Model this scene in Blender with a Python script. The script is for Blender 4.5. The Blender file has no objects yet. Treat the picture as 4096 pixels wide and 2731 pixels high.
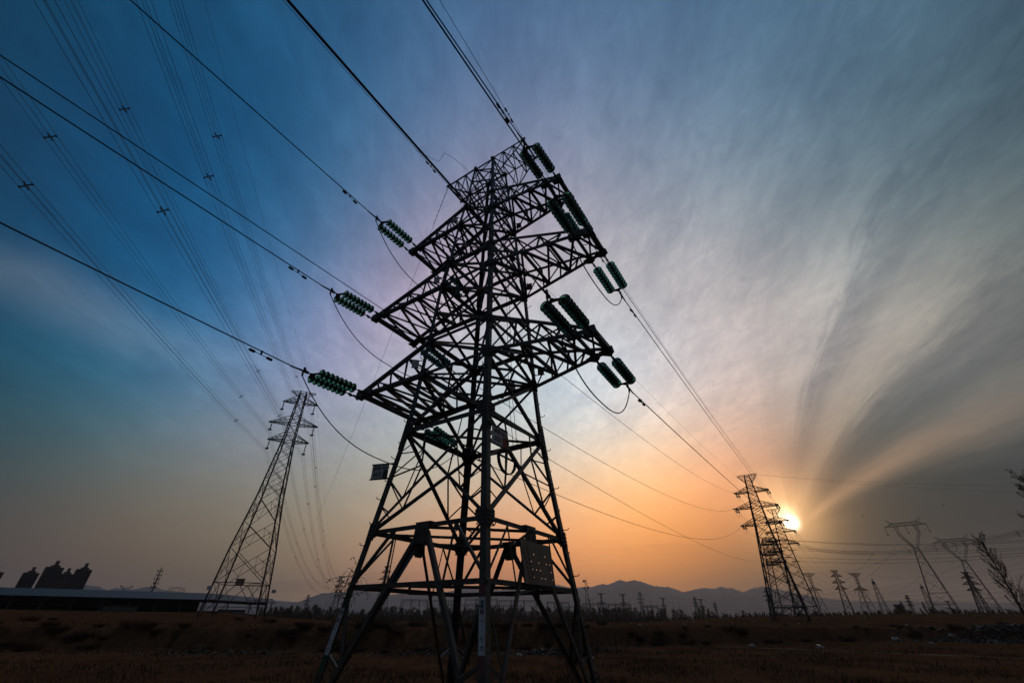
import bpy, math, random
from mathutils import Vector, Matrix
from mathutils import noise as mn
R = math.radians
rnd = random.Random(7)
SC = bpy.context.scene
COL = SC.collection
EYE = 1.6                                   # camera height above the near ground

def hdir(az, el=0.0):
    a, e = R(az), R(el)
    return Vector((math.sin(a)*math.cos(e), math.cos(a)*math.cos(e), math.sin(e)))
def place(az, dist, z=0.0):                 # compass bearing from the viewpoint, metres, height
    return Vector((math.sin(R(az))*dist, math.cos(R(az))*dist, z))

# ---------------------------------------------------------------- camera
cd = bpy.data.cameras.new('camera'); cam = bpy.data.objects.new('camera', cd); COL.objects.link(cam)
cd.sensor_width = 36.0; cd.lens = 14.563; cd.clip_start = 0.05; cd.clip_end = 40000
cam.location = (0, 0, EYE)
pitch, roll = R(34.092), R(0.205)
Fw = Vector((0, math.cos(pitch), math.sin(pitch))); Rt = Vector((1, 0, 0)); Up = Rt.cross(Fw)
R2 = Rt*math.cos(roll) + Up*math.sin(roll); U2 = -Rt*math.sin(roll) + Up*math.cos(roll)
cam.matrix_world = Matrix(((R2.x, U2.x, -Fw.x, 0), (R2.y, U2.y, -Fw.y, 0), (R2.z, U2.z, -Fw.z, EYE), (0, 0, 0, 1)))
SC.camera = cam
SC.view_settings.view_transform = 'Standard'; SC.view_settings.look = 'None'
SC.view_settings.exposure = 0.0; SC.view_settings.gamma = 1.0; SC.view_settings.use_curve_mapping = False

# ---------------------------------------------------------------- sky (world) and sun
SUN_AZ, SUN_EL = 32.15, 9.12
wd = bpy.data.worlds.new('World'); SC.world = wd; wd.use_nodes = True
wt = wd.node_tree; wt.nodes.clear()
def wn(t, **k):
    n = wt.nodes.new(t)
    for a, b in k.items(): setattr(n, a, b)
    return n
def setin(n, i, v):
    if v is None: return
    if hasattr(v, 'links') or isinstance(v, bpy.types.NodeSocket): wt.links.new(v, n.inputs[i])
    else: n.inputs[i].default_value = v
def wm(op, a, b=None, c=None, clamp=False):
    n = wn('ShaderNodeMath', operation=op, use_clamp=clamp); setin(n, 0, a); setin(n, 1, b); setin(n, 2, c); return n.outputs[0]
def wv(op, a, b=None, s=None):
    n = wn('ShaderNodeVectorMath', operation=op); setin(n, 0, a); setin(n, 1, b)
    if s is not None: setin(n, 3, s)
    return n.outputs['Value'] if op == 'DOT_PRODUCT' else n.outputs[0]
tc = wn('ShaderNodeTexCoord'); D = tc.outputs['Generated']
sepd = wn('ShaderNodeSeparateXYZ'); wt.links.new(D, sepd.inputs[0])
# keep the ground-ward half equal to the horizon
zc = wm('MAXIMUM', sepd.outputs[2], 0.004)
cmb = wn('ShaderNodeCombineXYZ'); wt.links.new(sepd.outputs[0], cmb.inputs[0]); wt.links.new(sepd.outputs[1], cmb.inputs[1]); wt.links.new(zc, cmb.inputs[2])
Dn = wv('NORMALIZE', cmb.outputs[0])
nish = wn('ShaderNodeTexSky', sky_type='NISHITA', sun_disc=False, sun_elevation=R(SUN_EL), sun_rotation=R(SUN_AZ), altitude=50, air_density=1.0, dust_density=3.0, ozone_density=1.5)
base = wn('ShaderNodeCombineXYZ')
BASE = (-2.60, -2.40, -2.20)
for i, v in enumerate(BASE): base.inputs[i].default_value = v
acc = base.outputs[0]                       # the sky's colour is summed up as a logarithm, then exponentiated
LOBES = [(-0.846,0.529,0.070,22,0.179,-0.797,-0.896),
(-0.705,0.705,0.070,22,0.323,0.043,-0.526),
(-0.529,0.846,0.070,22,0.001,-0.182,-0.614),
(-0.325,0.943,0.070,22,1.039,0.390,0.007),
(-0.104,0.992,0.070,22,0.987,0.230,-0.267),
(0.122,0.990,0.070,22,0.403,0.051,-0.621),
(0.341,0.937,0.070,22,1.832,0.982,-0.591),
(0.543,0.837,0.070,22,-1.313,-1.663,-2.619),
(0.718,0.693,0.070,22,-3.197,-2.211,-1.857),
(0.855,0.514,0.070,22,-0.398,-0.523,-0.438),
(-0.823,0.514,0.242,20,0.006,0.160,0.217),
(-0.674,0.698,0.242,20,1.002,0.697,0.780),
(-0.485,0.840,0.242,20,-0.735,-0.066,0.166),
(-0.267,0.933,0.242,20,-0.264,0.305,0.434),
(-0.034,0.970,0.242,20,0.262,0.085,0.214),
(0.202,0.949,0.242,20,0.131,0.237,0.866),
(0.425,0.872,0.242,20,0.761,0.829,1.151),
(0.624,0.743,0.242,20,0.378,0.527,0.773),
(0.785,0.570,0.242,20,1.823,1.437,1.182),
(0.900,0.363,0.242,20,0.119,-0.191,-0.344),
(-0.762,0.476,0.438,14,-2.709,-0.258,-0.057),
(-0.590,0.678,0.438,14,1.667,0.353,0.426),
(-0.366,0.821,0.438,14,0.389,0.193,0.177),
(-0.110,0.892,0.438,14,-0.195,0.434,0.288),
(0.156,0.885,0.438,14,-0.004,0.246,0.250),
(0.408,0.801,0.438,14,0.296,0.214,0.080),
(0.624,0.647,0.438,14,0.566,0.157,0.001),
(0.786,0.436,0.438,14,-0.589,-0.193,-0.189),
(-0.630,0.394,0.669,8,-3.603,-0.695,-0.267),
(-0.416,0.616,0.669,8,1.563,0.344,0.288),
(-0.129,0.732,0.669,8,1.058,0.449,0.289),
(0.180,0.721,0.669,8,0.264,0.390,0.229),
(0.458,0.586,0.669,8,0.853,0.437,0.327),
(0.656,0.349,0.669,8,0.025,0.145,0.196),
(-0.424,0.265,0.866,5,-0.573,-0.071,0.118),
(-0.155,0.476,0.866,5,0.421,0.035,0.124),
(0.187,0.464,0.866,5,-0.001,0.086,0.172),
(0.441,0.235,0.866,5,-0.426,0.047,0.168),
(0.000,0.087,0.996,4,0.014,0.121,0.177),
(0.470,-0.814,0.342,2,-0.113,-0.354,-0.532),
(-0.604,-0.720,0.342,2,0.009,-0.233,-0.392),
(0.000,-0.574,0.819,2,-0.343,0.182,0.539),
(0.522,0.835,0.174,60,1.165,0.623,0.802),
(0.981,-0.086,0.174,5,-0.426,-0.524,-0.572),
(-0.981,-0.086,0.174,5,0.151,-0.395,-0.533)]
def lobe(vec, k):
    d = wv('DOT_PRODUCT', Dn, vec)
    return wm('EXPONENT', wm('MULTIPLY', wm('SUBTRACT', d, 1.0), k))
for x, y, z, k, cr, cg, cb in LOBES:
    acc = wv('ADD', acc, wv('SCALE', (cr, cg, cb), None, lobe((x, y, z), k)))
sx_ = wn('ShaderNodeSeparateXYZ'); wt.links.new(acc, sx_.inputs[0]); cx_ = wn('ShaderNodeCombineXYZ')
for i in range(3): wt.links.new(wm('EXPONENT', sx_.outputs[i]), cx_.inputs[i])
acc = wv('ADD', cx_.outputs[0], wv('SCALE', nish.outputs[0], None, 0.0004))
# cirrus streaks fanning out of the sun's corner of the sky
S0 = hdir(32.2, 8.0); e1 = Vector((math.cos(R(32.2)), -math.sin(R(32.2)), 0)); e2 = e1.cross(S0)
a1 = wv('DOT_PRODUCT', Dn, tuple(e1)); a2 = wv('DOT_PRODUCT', Dn, tuple(e2)); a3 = wv('DOT_PRODUCT', Dn, tuple(S0))
theta = wm('DIVIDE', wm('ARCTAN2', a2, a1), math.pi)            # 0 right of sun .. 1 left of it
rad = wm('ARCCOSINE', a3)
# wobble
nz = wn('ShaderNodeTexNoise', noise_dimensions='3D'); nz.inputs['Scale'].default_value = 3.0; nz.inputs['Detail'].default_value = 2; wt.links.new(Dn, nz.inputs['Vector'])
thsh = wm('ADD', theta, wm('MULTIPLY', wm('SUBTRACT', wm('MINIMUM', rad, R(45)), R(20)), 0.45/math.pi))
thw = wm('ADD', thsh, wm('MULTIPLY', wm('SUBTRACT', nz.outputs[0], 0.5), 0.045))
cr = wn('ShaderNodeValToRGB'); cr.color_ramp.interpolation = 'EASE'
stops = [(0.0, 0.45), (0.06, 0.40), (0.13, 0.84), (0.15, 0.82), (0.205, 0.30), (0.232, 0.30), (0.278, 0.88), (0.29, 0.82), (0.335, 0.27), (0.350, 0.30), (0.375, 0.74), (0.45, 0.60), (0.56, 0.5), (1.0, 0.5)]
els = cr.color_ramp.elements
els[0].position, els[0].color = stops[0][0], (stops[0][1],)*3+(1,)
els[1].position, els[1].color = stops[-1][0], (stops[-1][1],)*3+(1,)
for p_, v_ in stops[1:-1]:
    e_ = els.new(p_); e_.color = (v_, v_, v_, 1)
# fibrous noise: fine across the fan, long along it
fib = wn('ShaderNodeCombineXYZ'); wt.links.new(wm('MULTIPLY', thw, 26.0), fib.inputs[0]); wt.links.new(wm('MULTIPLY', rad, 3.0), fib.inputs[1])
nf = wn('ShaderNodeTexNoise', noise_dimensions='3D'); nf.inputs['Scale'].default_value = 1.0; nf.inputs['Detail'].default_value = 6; nf.inputs['Roughness'].default_value = 0.62
wt.links.new(fib.outputs[0], nf.inputs['Vector'])
fib2 = wn('ShaderNodeCombineXYZ'); wt.links.new(wm('MULTIPLY', thw, 85.0), fib2.inputs[0]); wt.links.new(wm('MULTIPLY', rad, 9.0), fib2.inputs[1])
nf2 = wn('ShaderNodeTexNoise', noise_dimensions='3D'); nf2.inputs['Scale'].default_value = 1.0; nf2.inputs['Detail'].default_value = 7; nf2.inputs['Roughness'].default_value = 0.68; nf2.inputs['Distortion'].default_value = 0.6
wt.links.new(fib2.outputs[0], nf2.inputs['Vector'])
wt.links.new(wm('ADD', thw, wm('ADD', wm('MULTIPLY', wm('SUBTRACT', nf.outputs[0], 0.5), 0.05), wm('MULTIPLY', wm('SUBTRACT', nf2.outputs[0], 0.5), 0.045))), cr.inputs[0])
# mottled cirrus seen overhead (a flat sheet at height)
sheet = wn('ShaderNodeCombineXYZ')
zz = wm('ADD', zc, 0.12)
wt.links.new(wm('DIVIDE', sepd.outputs[0], zz), sheet.inputs[0]); wt.links.new(wm('DIVIDE', sepd.outputs[1], zz), sheet.inputs[1])
mp = wn('ShaderNodeMapping'); mp.inputs['Rotation'].default_value = (0, 0, R(30)); mp.inputs['Scale'].default_value = (3.6, 1.8, 1); wt.links.new(sheet.outputs[0], mp.inputs[0])
ns = wn('ShaderNodeTexNoise', noise_dimensions='3D'); ns.inputs['Scale'].default_value = 1.5; ns.inputs['Detail'].default_value = 8; ns.inputs['Roughness'].default_value = 0.6; ns.inputs['Distortion'].default_value = 0.4
wt.links.new(mp.outputs[0], ns.inputs['Vector'])
ns2 = wn('ShaderNodeTexNoise', noise_dimensions='3D'); ns2.inputs['Scale'].default_value = 7.0; ns2.inputs['Detail'].default_value = 7; ns2.inputs['Roughness'].default_value = 0.7; ns2.inputs['Distortion'].default_value = 0.8
wt.links.new(mp.outputs[0], ns2.inputs['Vector'])
# weights
sm = wn('ShaderNodeMapRange', interpolation_type='SMOOTHSTEP'); wt.links.new(rad, sm.inputs[0]); sm.inputs[1].default_value = 0.06; sm.inputs[2].default_value = 0.28
fade = wn('ShaderNodeMapRange', interpolation_type='SMOOTHSTEP'); wt.links.new(rad, fade.inputs[0]); fade.inputs[1].default_value = 0.95; fade.inputs[2].default_value = 0.45; fade.inputs[3].default_value = 0.18
lowf = wn('ShaderNodeMapRange', interpolation_type='SMOOTHSTEP'); wt.links.new(zc, lowf.inputs[0]); lowf.inputs[1].default_value = 0.03; lowf.inputs[2].default_value = 0.16
streak = wm('MULTIPLY', wm('MULTIPLY', wm('SUBTRACT', cr.outputs[0], 0.5), 0.62), wm('MULTIPLY', sm.outputs[0], fade.outputs[0]))
fine = wm('MULTIPLY', wm('SUBTRACT', nf.outputs[0], 0.5), 0.34)
mlow = wn('ShaderNodeMapRange', interpolation_type='SMOOTHSTEP'); wt.links.new(zc, mlow.inputs[0]); mlow.inputs[1].default_value = 0.10; mlow.inputs[2].default_value = 0.55; mlow.inputs[3].default_value = 0.10
mott = wm('MULTIPLY', wm('MULTIPLY', wm('SUBTRACT', ns.outputs[0], 0.5), 0.8), mlow.outputs[0])
lw = wn('ShaderNodeMapRange', interpolation_type='SMOOTHSTEP'); wt.links.new(thw, lw.inputs[0]); lw.inputs[1].default_value = 0.52; lw.inputs[2].default_value = 0.40; lw.inputs[3].default_value = 0.12
wsel = wm('MULTIPLY', wm('MULTIPLY', nf.outputs[0], sm.outputs[0]), lw.outputs[0])
wisp = wm('MULTIPLY', wm('MULTIPLY', wm('SUBTRACT', nf2.outputs[0], 0.5), 0.62), wsel)
fleck = wm('MULTIPLY', wm('MULTIPLY', wm('MULTIPLY', wm('SUBTRACT', ns2.outputs[0], 0.5), 1.1), ns.outputs[0]), mlow.outputs[0])
tot = wm('MULTIPLY', wm('ADD', wm('ADD', wm('ADD', streak, wm('MULTIPLY', fine, wm('MULTIPLY', sm.outputs[0], lw.outputs[0]))), mott), wm('ADD', wisp, fleck)), lowf.outputs[0])
# left cirrus patch
lc_az = lobe(tuple(hdir(-53, 25)), 45.0)
dth = wm('MULTIPLY', wm('ADD', wm('SUBTRACT', zc, 0.432), wm('MULTIPLY', wm('SUBTRACT', nz.outputs[0], 0.5), 0.10)), 26.0)
lcm = wm('MULTIPLY', wm('EXPONENT', wm('MULTIPLY', wm('MULTIPLY', dth, dth), -1.0)), lc_az)
cir = wm('MULTIPLY', lcm, wm('ADD', 0.1, ns.outputs[0]))
gain = wm('MAXIMUM', wm('ADD', 1.0, tot), 0.3)
# thin cloud greys the blue a little: bright parts gain red first, gaps lose it
gr = wn('ShaderNodeCombineXYZ')
wt.links.new(wm('POWER', gain, 1.16), gr.inputs[0]); wt.links.new(wm('POWER', gain, 1.05), gr.inputs[1]); wt.links.new(wm('POWER', gain, 0.86), gr.inputs[2])
acc = wv('MAXIMUM', acc, (0.004, 0.006, 0.008))
acc = wv('MULTIPLY', acc, gr.outputs[0])
acc = wv('ADD', acc, wv('SCALE', (0.13, 0.125, 0.115), None, cir))
# cloud streaks lit by the low sun
def beam(pos, w, col, r0, r1, r2, r3):
    q = wm('DIVIDE', wm('SUBTRACT', wm('ADD', thw, wm('MULTIPLY', wm('SUBTRACT', nf2.outputs[0], 0.5), 0.035)), pos), w)
    g = wm('EXPONENT', wm('MULTIPLY', wm('MULTIPLY', q, q), -1.0))
    a = wn('ShaderNodeMapRange', interpolation_type='SMOOTHSTEP'); wt.links.new(rad, a.inputs[0]); a.inputs[1].default_value = R(r0); a.inputs[2].default_value = R(r1)
    b = wn('ShaderNodeMapRange', interpolation_type='SMOOTHSTEP'); wt.links.new(rad, b.inputs[0]); b.inputs[1].default_value = R(r3); b.inputs[2].default_value = R(r2)
    return wv('SCALE', col, None, wm('MULTIPLY', wm('MULTIPLY', g, wm('ADD', nf.outputs[0], 0.35)), wm('MULTIPLY', a.outputs[0], b.outputs[0])))
acc = wv('ADD', acc, beam(.138, .032, (.27, .140, .072), 1, 4, 9, 30))
acc = wv('ADD', acc, beam(.283, .040, (.14, .088, .052), 1, 6, 16, 42))
acc = wv('ADD', acc, beam(.378, .026, (.06, .052, .046), 8, 16, 26, 42))
# sun and aureole
sv = tuple(hdir(SUN_AZ, SUN_EL))
mk = wn('ShaderNodeMapRange', interpolation_type='SMOOTHSTEP'); mk.inputs[1].default_value = 0.17; mk.inputs[2].default_value = 0.010; mk.inputs[3].default_value = 0.25
wt.links.new(wm('ADD', wm('ADD', a1, wm('MULTIPLY', a2, -0.25)), wm('MULTIPLY', wm('SUBTRACT', nf.outputs[0], 0.5), 0.06)), mk.inputs[0])
mk2 = wn('ShaderNodeMapRange', interpolation_type='SMOOTHSTEP'); mk2.inputs[1].default_value = 0.034; mk2.inputs[2].default_value = 0.012
wt.links.new(a1, mk2.inputs[0])
acc = wv('ADD', acc, wv('SCALE', (6.0, 5.2, 4.0), None, wm('MULTIPLY', lobe(tuple(hdir(SUN_AZ+.1, SUN_EL-.15)), 24000), mk2.outputs[0])))
acc = wv('ADD', acc, wv('SCALE', (2.0, 1.45, .85), None, wm('MULTIPLY', lobe(tuple(hdir(SUN_AZ-.3, SUN_EL+.55)), 6500), wm('MULTIPLY', mk2.outputs[0], wm('MULTIPLY', nf2.outputs[0], 1.9)))))
acc = wv('ADD', acc, wv('SCALE', (0.7, 0.42, 0.20), None, wm('MULTIPLY', lobe(tuple(hdir(SUN_AZ-.6, SUN_EL+2.6)), 900), wm('MULTIPLY', mk.outputs[0], nf.outputs[0]))))
acc = wv('ADD', acc, wv('SCALE', (0.75, 0.42, 0.16), None, wm('MULTIPLY', lobe(sv, 650), mk.outputs[0])))
acc = wv('ADD', acc, wv('SCALE', (0.20, 0.10, 0.035), None, wm('MULTIPLY', lobe(sv, 110), mk.outputs[0])))
bg = wn('ShaderNodeBackground'); wt.links.new(acc, bg.inputs[0]); bg.inputs[1].default_value = 1.0
wo = wn('ShaderNodeOutputWorld'); wt.links.new(bg.outputs[0], wo.inputs[0])

sl = bpy.data.lights.new('sun', 'SUN'); sl.energy = 0.3; sl.angle = R(3.0); sl.color = (1.0, 0.62, 0.34)
so = bpy.data.objects.new('sun', sl); COL.objects.link(so)
so.rotation_euler = (-hdir(SUN_AZ, SUN_EL)).to_track_quat('-Z', 'Y').to_euler()

# ---------------------------------------------------------------- materials
def mat(name, col, rough=0.7, metal=0.0, spec=0.3, vary=0.0, vscale=6.0, col2=None, bump=0.0, trans=0.0):
    m = bpy.data.materials.new(name); m.use_nodes = True
    nt = m.node_tree; b = nt.nodes['Principled BSDF']
    b.inputs['Roughness'].default_value = rough; b.inputs['Metallic'].default_value = metal
    b.inputs['Specular IOR Level'].default_value = spec
    b.inputs['Base Color'].default_value = (*col, 1)
    if trans: b.inputs['Transmission Weight'].default_value = trans
    if vary or col2 or bump:
        t = nt.nodes.new('ShaderNodeTexCoord'); n = nt.nodes.new('ShaderNodeTexNoise')
        n.inputs['Scale'].default_value = vscale; n.inputs['Detail'].default_value = 6; n.inputs['Roughness'].default_value = 0.65
        nt.links.new(t.outputs['Object'], n.inputs['Vector'])
        r = nt.nodes.new('ShaderNodeValToRGB'); r.color_ramp.elements[0].position = 0.33; r.color_ramp.elements[1].position = 0.68
        c2 = col2 or tuple(min(1, c*(1+vary)) for c in col); c1 = col if col2 else tuple(c*(1-vary) for c in col)
        r.color_ramp.elements[0].color = (*c1, 1); r.color_ramp.elements[1].color = (*c2, 1)
        nt.links.new(n.outputs[0], r.inputs[0]); nt.links.new(r.outputs[0], b.inputs['Base Color'])
        if bump:
            bn = nt.nodes.new('ShaderNodeBump'); bn.inputs['Strength'].default_value = bump; bn.inputs['Distance'].default_value = 0.1
            nt.links.new(n.outputs[0], bn.inputs['Height']); nt.links.new(bn.outputs[0], b.inputs['Normal'])
    return m
STEEL = mat('weathered_steel', (0.085, 0.078, 0.072), 0.55, 0.3, 0.4, vary=0.35, vscale=5)
STEELD = mat('dark_steel', (0.04, 0.04, 0.042), 0.6, 0.3, 0.3, vary=0.3, vscale=3)
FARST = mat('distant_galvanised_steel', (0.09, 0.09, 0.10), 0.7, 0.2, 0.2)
CABLE = mat('aluminium_cable', (0.05, 0.05, 0.052), 0.6, 0.2, 0.3)
FIT = mat('cast_fittings', (0.035, 0.033, 0.032), 0.6, 0.3, 0.3)
GLASS = mat('green_glass', (0.07, 0.26, 0.18), 0.10, 0.0, 0.5, trans=0.8)
WHITEP = mat('faded_white_paint', (0.55, 0.56, 0.60), 0.6, vary=0.12, vscale=9)
REDP = mat('faded_red_paint', (0.28, 0.035, 0.03), 0.6, vary=0.2)
GREENP = mat('green_paint', (0.03, 0.09, 0.05), 0.6, vary=0.2)
PINKP = mat('worn_pink_paint', (0.16, 0.07, 0.08), 0.7, vary=0.3)
INKR = mat('dark_red_lettering', (0.14, 0.025, 0.03), 0.6)
INK = mat('black_lettering', (0.015, 0.015, 0.02), 0.6)
BOARD = mat('weathered_board', (0.27, 0.19, 0.145), 0.75, vary=0.22, vscale=3)
CONC = mat('concrete', (0.13, 0.11, 0.09), 0.85, vary=0.25, vscale=2, bump=0.3)
ROOFM = mat('shed_roof_sheet', (0.034, 0.030, 0.025), 0.6, vary=0.1, vscale=0.6)
SHEDD = mat('shed_interior', (0.03, 0.03, 0.032), 0.8)
BARK = mat('bark', (0.05, 0.038, 0.028), 0.9, vary=0.3)
LEAF = mat('spring_leaves', (0.12, 0.105, 0.045), 0.8, vary=0.3, vscale=2)
TWIG = mat('bare_twigs', (0.095, 0.068, 0.042), 0.9, vary=0.3, vscale=0.3)
GRASSM = mat('dry_grass', (0.115, 0.062, 0.030), 0.95, vary=0.4, vscale=0.4)
SHRUBM = mat('dry_shrub', (0.10, 0.056, 0.030), 0.95, vary=0.4)
BAG = mat('plastic_bag', (0.34, 0.30, 0.27), 0.5, vary=0.15)
RUBBLE = mat('rubble', (0.075, 0.058, 0.044), 0.9, vary=0.4, vscale=3)
TOWERB = mat('apartment_render', (0.10, 0.085, 0.085), 0.8, vary=0.15, vscale=0.05)
WINDM = mat('dark_windows', (0.02, 0.022, 0.03), 0.3)
ROCK = mat('mountain_rock', (0.13, 0.12, 0.12), 0.95, vary=0.3, vscale=0.002)
BIRDM = mat('bird_feathers', (0.02, 0.02, 0.02), 0.9)

# ---------------------------------------------------------------- mesh helpers
class MB:
    def __init__(s): s.v = []; s.f = []
    def add(s, vs, fs):
        o = len(s.v); s.v += [tuple(a) for a in vs]; s.f += [tuple(i+o for i in f) for f in fs]
    def bar(s, p, q, w, h=None, up=None):               # square bar
        p = Vector(p); q = Vector(q); d = q-p
        if d.length < 1e-6: return
        d.normalize(); h = h or w
        u = Vector(up) if up is not None else Vector((0, 0, 1))
        if abs(u.dot(d)) > 0.98: u = Vector((1, 0, 0))
        a = d.cross(u).normalized(); b = a.cross(d)
        vs = [e+a*(sx*w/2)+b*(sy*h/2) for e in (p, q) for sx, sy in ((-1, -1), (1, -1), (1, 1), (-1, 1))]
        s.add(vs, [(0, 1, 2, 3), (7, 6, 5, 4), (0, 4, 5, 1), (1, 5, 6, 2), (2, 6, 7, 3), (3, 7, 4, 0)])
    def tri(s, p, q, w):                                # thin three-sided bar for far lattices
        p = Vector(p); q = Vector(q); d = (q-p)
        if d.length < 1e-6: return
        d.normalize(); u = Vector((0, 0, 1)) if abs(d.z) < 0.95 else Vector((1, 0, 0))
        a = d.cross(u).normalized(); b = a.cross(d); r = w*0.6
        vs = [e+a*(r*math.cos(t))+b*(r*math.sin(t)) for e in (p, q) for t in (0, 2.094, 4.189)]
        s.add(vs, [(0, 1, 4, 3), (1, 2, 5, 4), (2, 0, 3, 5)])
    def angle(s, p, q, w, out, side, t=None):           # rolled L-section: heel at p..q, flanges along -out+side / -out-side
        p = Vector(p); q = Vector(q); d = (q-p)
        if d.length < 1e-6: return
        d.normalize(); t = t or max(0.006, w*0.1)
        o = Vector(out); o = (o-d*o.dot(d))
        if o.length < 1e-5: o = d.orthogonal()
        o.normalize(); sd = d.cross(o).normalized()
        if Vector(side).dot(sd) < 0: sd = -sd
        A = (-o+sd).normalized(); B = (-o-sd).normalized()
        pr = [Vector((0, 0, 0)), A*w, A*w+B*t, A*t+B*t, B*w+A*t, B*w]
        vs = [e+x for e in (p, q) for x in pr]
        s.add(vs, [(0, 1, 2, 3), (0, 3, 4, 5), (9, 8, 7, 6), (11, 10, 9, 6)]+[(i, 6+i, 6+(i+1) % 6, (i+1) % 6) for i in range(6)])
    def flat(s, p, q, w, nrm):                          # L brace lying on a face with normal nrm: flat flange + small leg inward
        p = Vector(p); q = Vector(q); d = (q-p)
        if d.length < 1e-6: return
        d.normalize(); n = Vector(nrm); n = (n-d*n.dot(d)).normalized(); a = d.cross(n); t = max(0.005, w*0.12)
        pr = [a*(-w/2), a*(w/2), a*(w/2)-n*t, a*(-w/2+t)-n*t, a*(-w/2+t)-n*w, a*(-w/2)-n*w]
        vs = [e+x for e in (p, q) for x in pr]
        s.add(vs, [(0, 1, 2, 3), (0, 3, 4, 5), (9, 8, 7, 6), (11, 10, 9, 6)]+[(i, 6+i, 6+(i+1) % 6, (i+1) % 6) for i in range(6)])
    def plate(s, pts, nrm, t):
        n = Vector(nrm).normalized(); k = len(pts); P = [Vector(x) for x in pts]
        s.add([x+n*(t/2) for x in P]+[x-n*(t/2) for x in P], [tuple(range(k)), tuple(range(2*k-1, k-1, -1))]+[(i, k+i, k+(i+1) % k, (i+1) % k) for i in range(k)])
    def tube(s, pts, r, n=6, cap=True):
        pts = [Vector(x) for x in pts]; rr = r if isinstance(r, (list, tuple)) else [r]*len(pts)
        o = len(s.v); a = None
        for i, p in enumerate(pts):
            d = (pts[min(i+1, len(pts)-1)]-pts[max(i-1, 0)]).normalized()
            if a is None: a = d.orthogonal().normalized()
            a = (a-d*a.dot(d)).normalized(); b = d.cross(a)
            for k in range(n):
                t = 2*math.pi*k/n; s.v.append(tuple(p+a*(rr[i]*math.cos(t))+b*(rr[i]*math.sin(t))))
        for i in range(len(pts)-1):
            for k in range(n):
                s.f.append((o+i*n+k, o+i*n+(k+1) % n, o+(i+1)*n+(k+1) % n, o+(i+1)*n+k))
        if cap:
            s.f.append(tuple(o+k for k in range(n-1, -1, -1))); e = o+(len(pts)-1)*n; s.f.append(tuple(e+k for k in range(n)))
    def box(s, c, sx, sy, sz, rz=0.0):
        ca, sa = math.cos(rz), math.sin(rz); vs = []
        for z in (-1, 1):
            for x, y in ((-1, -1), (1, -1), (1, 1), (-1, 1)):
                X, Y = x*sx/2, y*sy/2; vs.append((c[0]+X*ca-Y*sa, c[1]+X*sa+Y*ca, c[2]+z*sz/2))
        s.add(vs, [(3, 2, 1, 0), (4, 5, 6, 7), (0, 1, 5, 4), (1, 2, 6, 5), (2, 3, 7, 6), (3, 0, 4, 7)])
    def lathe(s, prof, n=12, axis='X'):
        o = len(s.v)
        for x, r in prof:
            for k in range(n):
                t = 2*math.pi*k/n; s.v.append((x, r*math.cos(t), r*math.sin(t)))
        for i in range(len(prof)-1):
            for k in range(n): s.f.append((o+i*n+k, o+i*n+(k+1) % n, o+(i+1)*n+(k+1) % n, o+(i+1)*n+k))
    def mesh(s, name, m, smooth=False):
        me = bpy.data.meshes.new(name); me.from_pydata(s.v, [], s.f); me.validate(); me.update()
        for q in (m if isinstance(m, (list, tuple)) else [m]): me.materials.append(q)
        if smooth:
            for pl in me.polygons: pl.use_smooth = True
        return me
    def build(s, name, m, parent=None, loc=None, smooth=False):
        o = bpy.data.objects.new(name, s.mesh(name, m, smooth)); COL.objects.link(o)
        if parent is not None: o.parent = parent
        if loc is not None: o.location = loc
        return o
def tag(o, label=None, cat=None, group=None, kind=None):
    if label: o['label'] = label
    if cat: o['category'] = cat
    if group: o['group'] = group
    if kind: o['kind'] = kind
    return o
def empty(name, loc=(0, 0, 0), rz=0.0):
    o = bpy.data.objects.new(name, None); COL.objects.link(o); o.location = loc; o.rotation_euler = (0, 0, rz); o.empty_display_size = 0.3; return o
KIDS = {}
def link_part(me, name, parent):
    o = bpy.data.objects.new(name, me); COL.objects.link(o); o.parent = parent; return o
def copy_tree(o, parent=None):
    c = o.copy(); COL.objects.link(c); c.parent = parent
    for ch in list(o.children): copy_tree(ch, c)
    return c
def lerp(a, b, t): return Vector(a)*(1-t)+Vector(b)*t

# ---------------------------------------------------------------- ground
def interp(tab, x):
    if x <= tab[0][0]: return tab[0][1]
    for (a, b), (c, d) in zip(tab, tab[1:]):
        if x <= c: return b+(d-b)*(x-a)/(c-a)
    return tab[-1][1]
EDGE = [(-60, .8), (-30, .82), (-25, .3), (-20, .05), (14, .05), (20, .3), (28, .62), (46, .72), (60, .7)]
BANK = [(-60, 46), (-40, 44), (-15, 33), (2, 37), (20, 48), (30, 60), (40, 74), (60, 80)]
def sstep(a, b, x):
    t = max(0, min(1, (x-a)/(b-a))); return t*t*(3-2*t)
def ground(x, y):
    r = math.hypot(x, y); az = math.degrees(math.atan2(x, y))
    if abs(az) > 75: az = 75 if az > 0 else -75
    n1 = mn.noise(Vector((x*0.11, y*0.11, 3.1))); n2 = mn.noise(Vector((x*0.6, y*0.6, 9.1))); n3 = mn.noise(Vector((x*0.035, y*0.035, 5)))
    near = 0.10*n1+0.05*n2
    bd = interp(BANK, az)+2.2*mn.noise(Vector((az*0.25, 1, 0)))+1.2*mn.noise(Vector((az*1.3, 4, 0)))
    t = sstep(bd, bd+2.6, r)
    top = 1.25+0.10*n1
    far = EYE+190*math.tan(R(interp(EDGE, az)))
    s_ = max(0, min(1, (r-bd-2.6)/(185-bd)))
    zp = top+(far-top)*s_+0.25*n3*min(1, s_*3)*(1 if r < 400 else 0)
    if r > 200: zp = zp+(0.2-zp)*sstep(200, 360, r)
    return near*(1-t)+zp*t
gm = MB(); rings = []
r_ = 2.0
while r_ < 420: rings.append(r_); r_ *= 1.022 if r_ < 120 else 1.05
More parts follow.
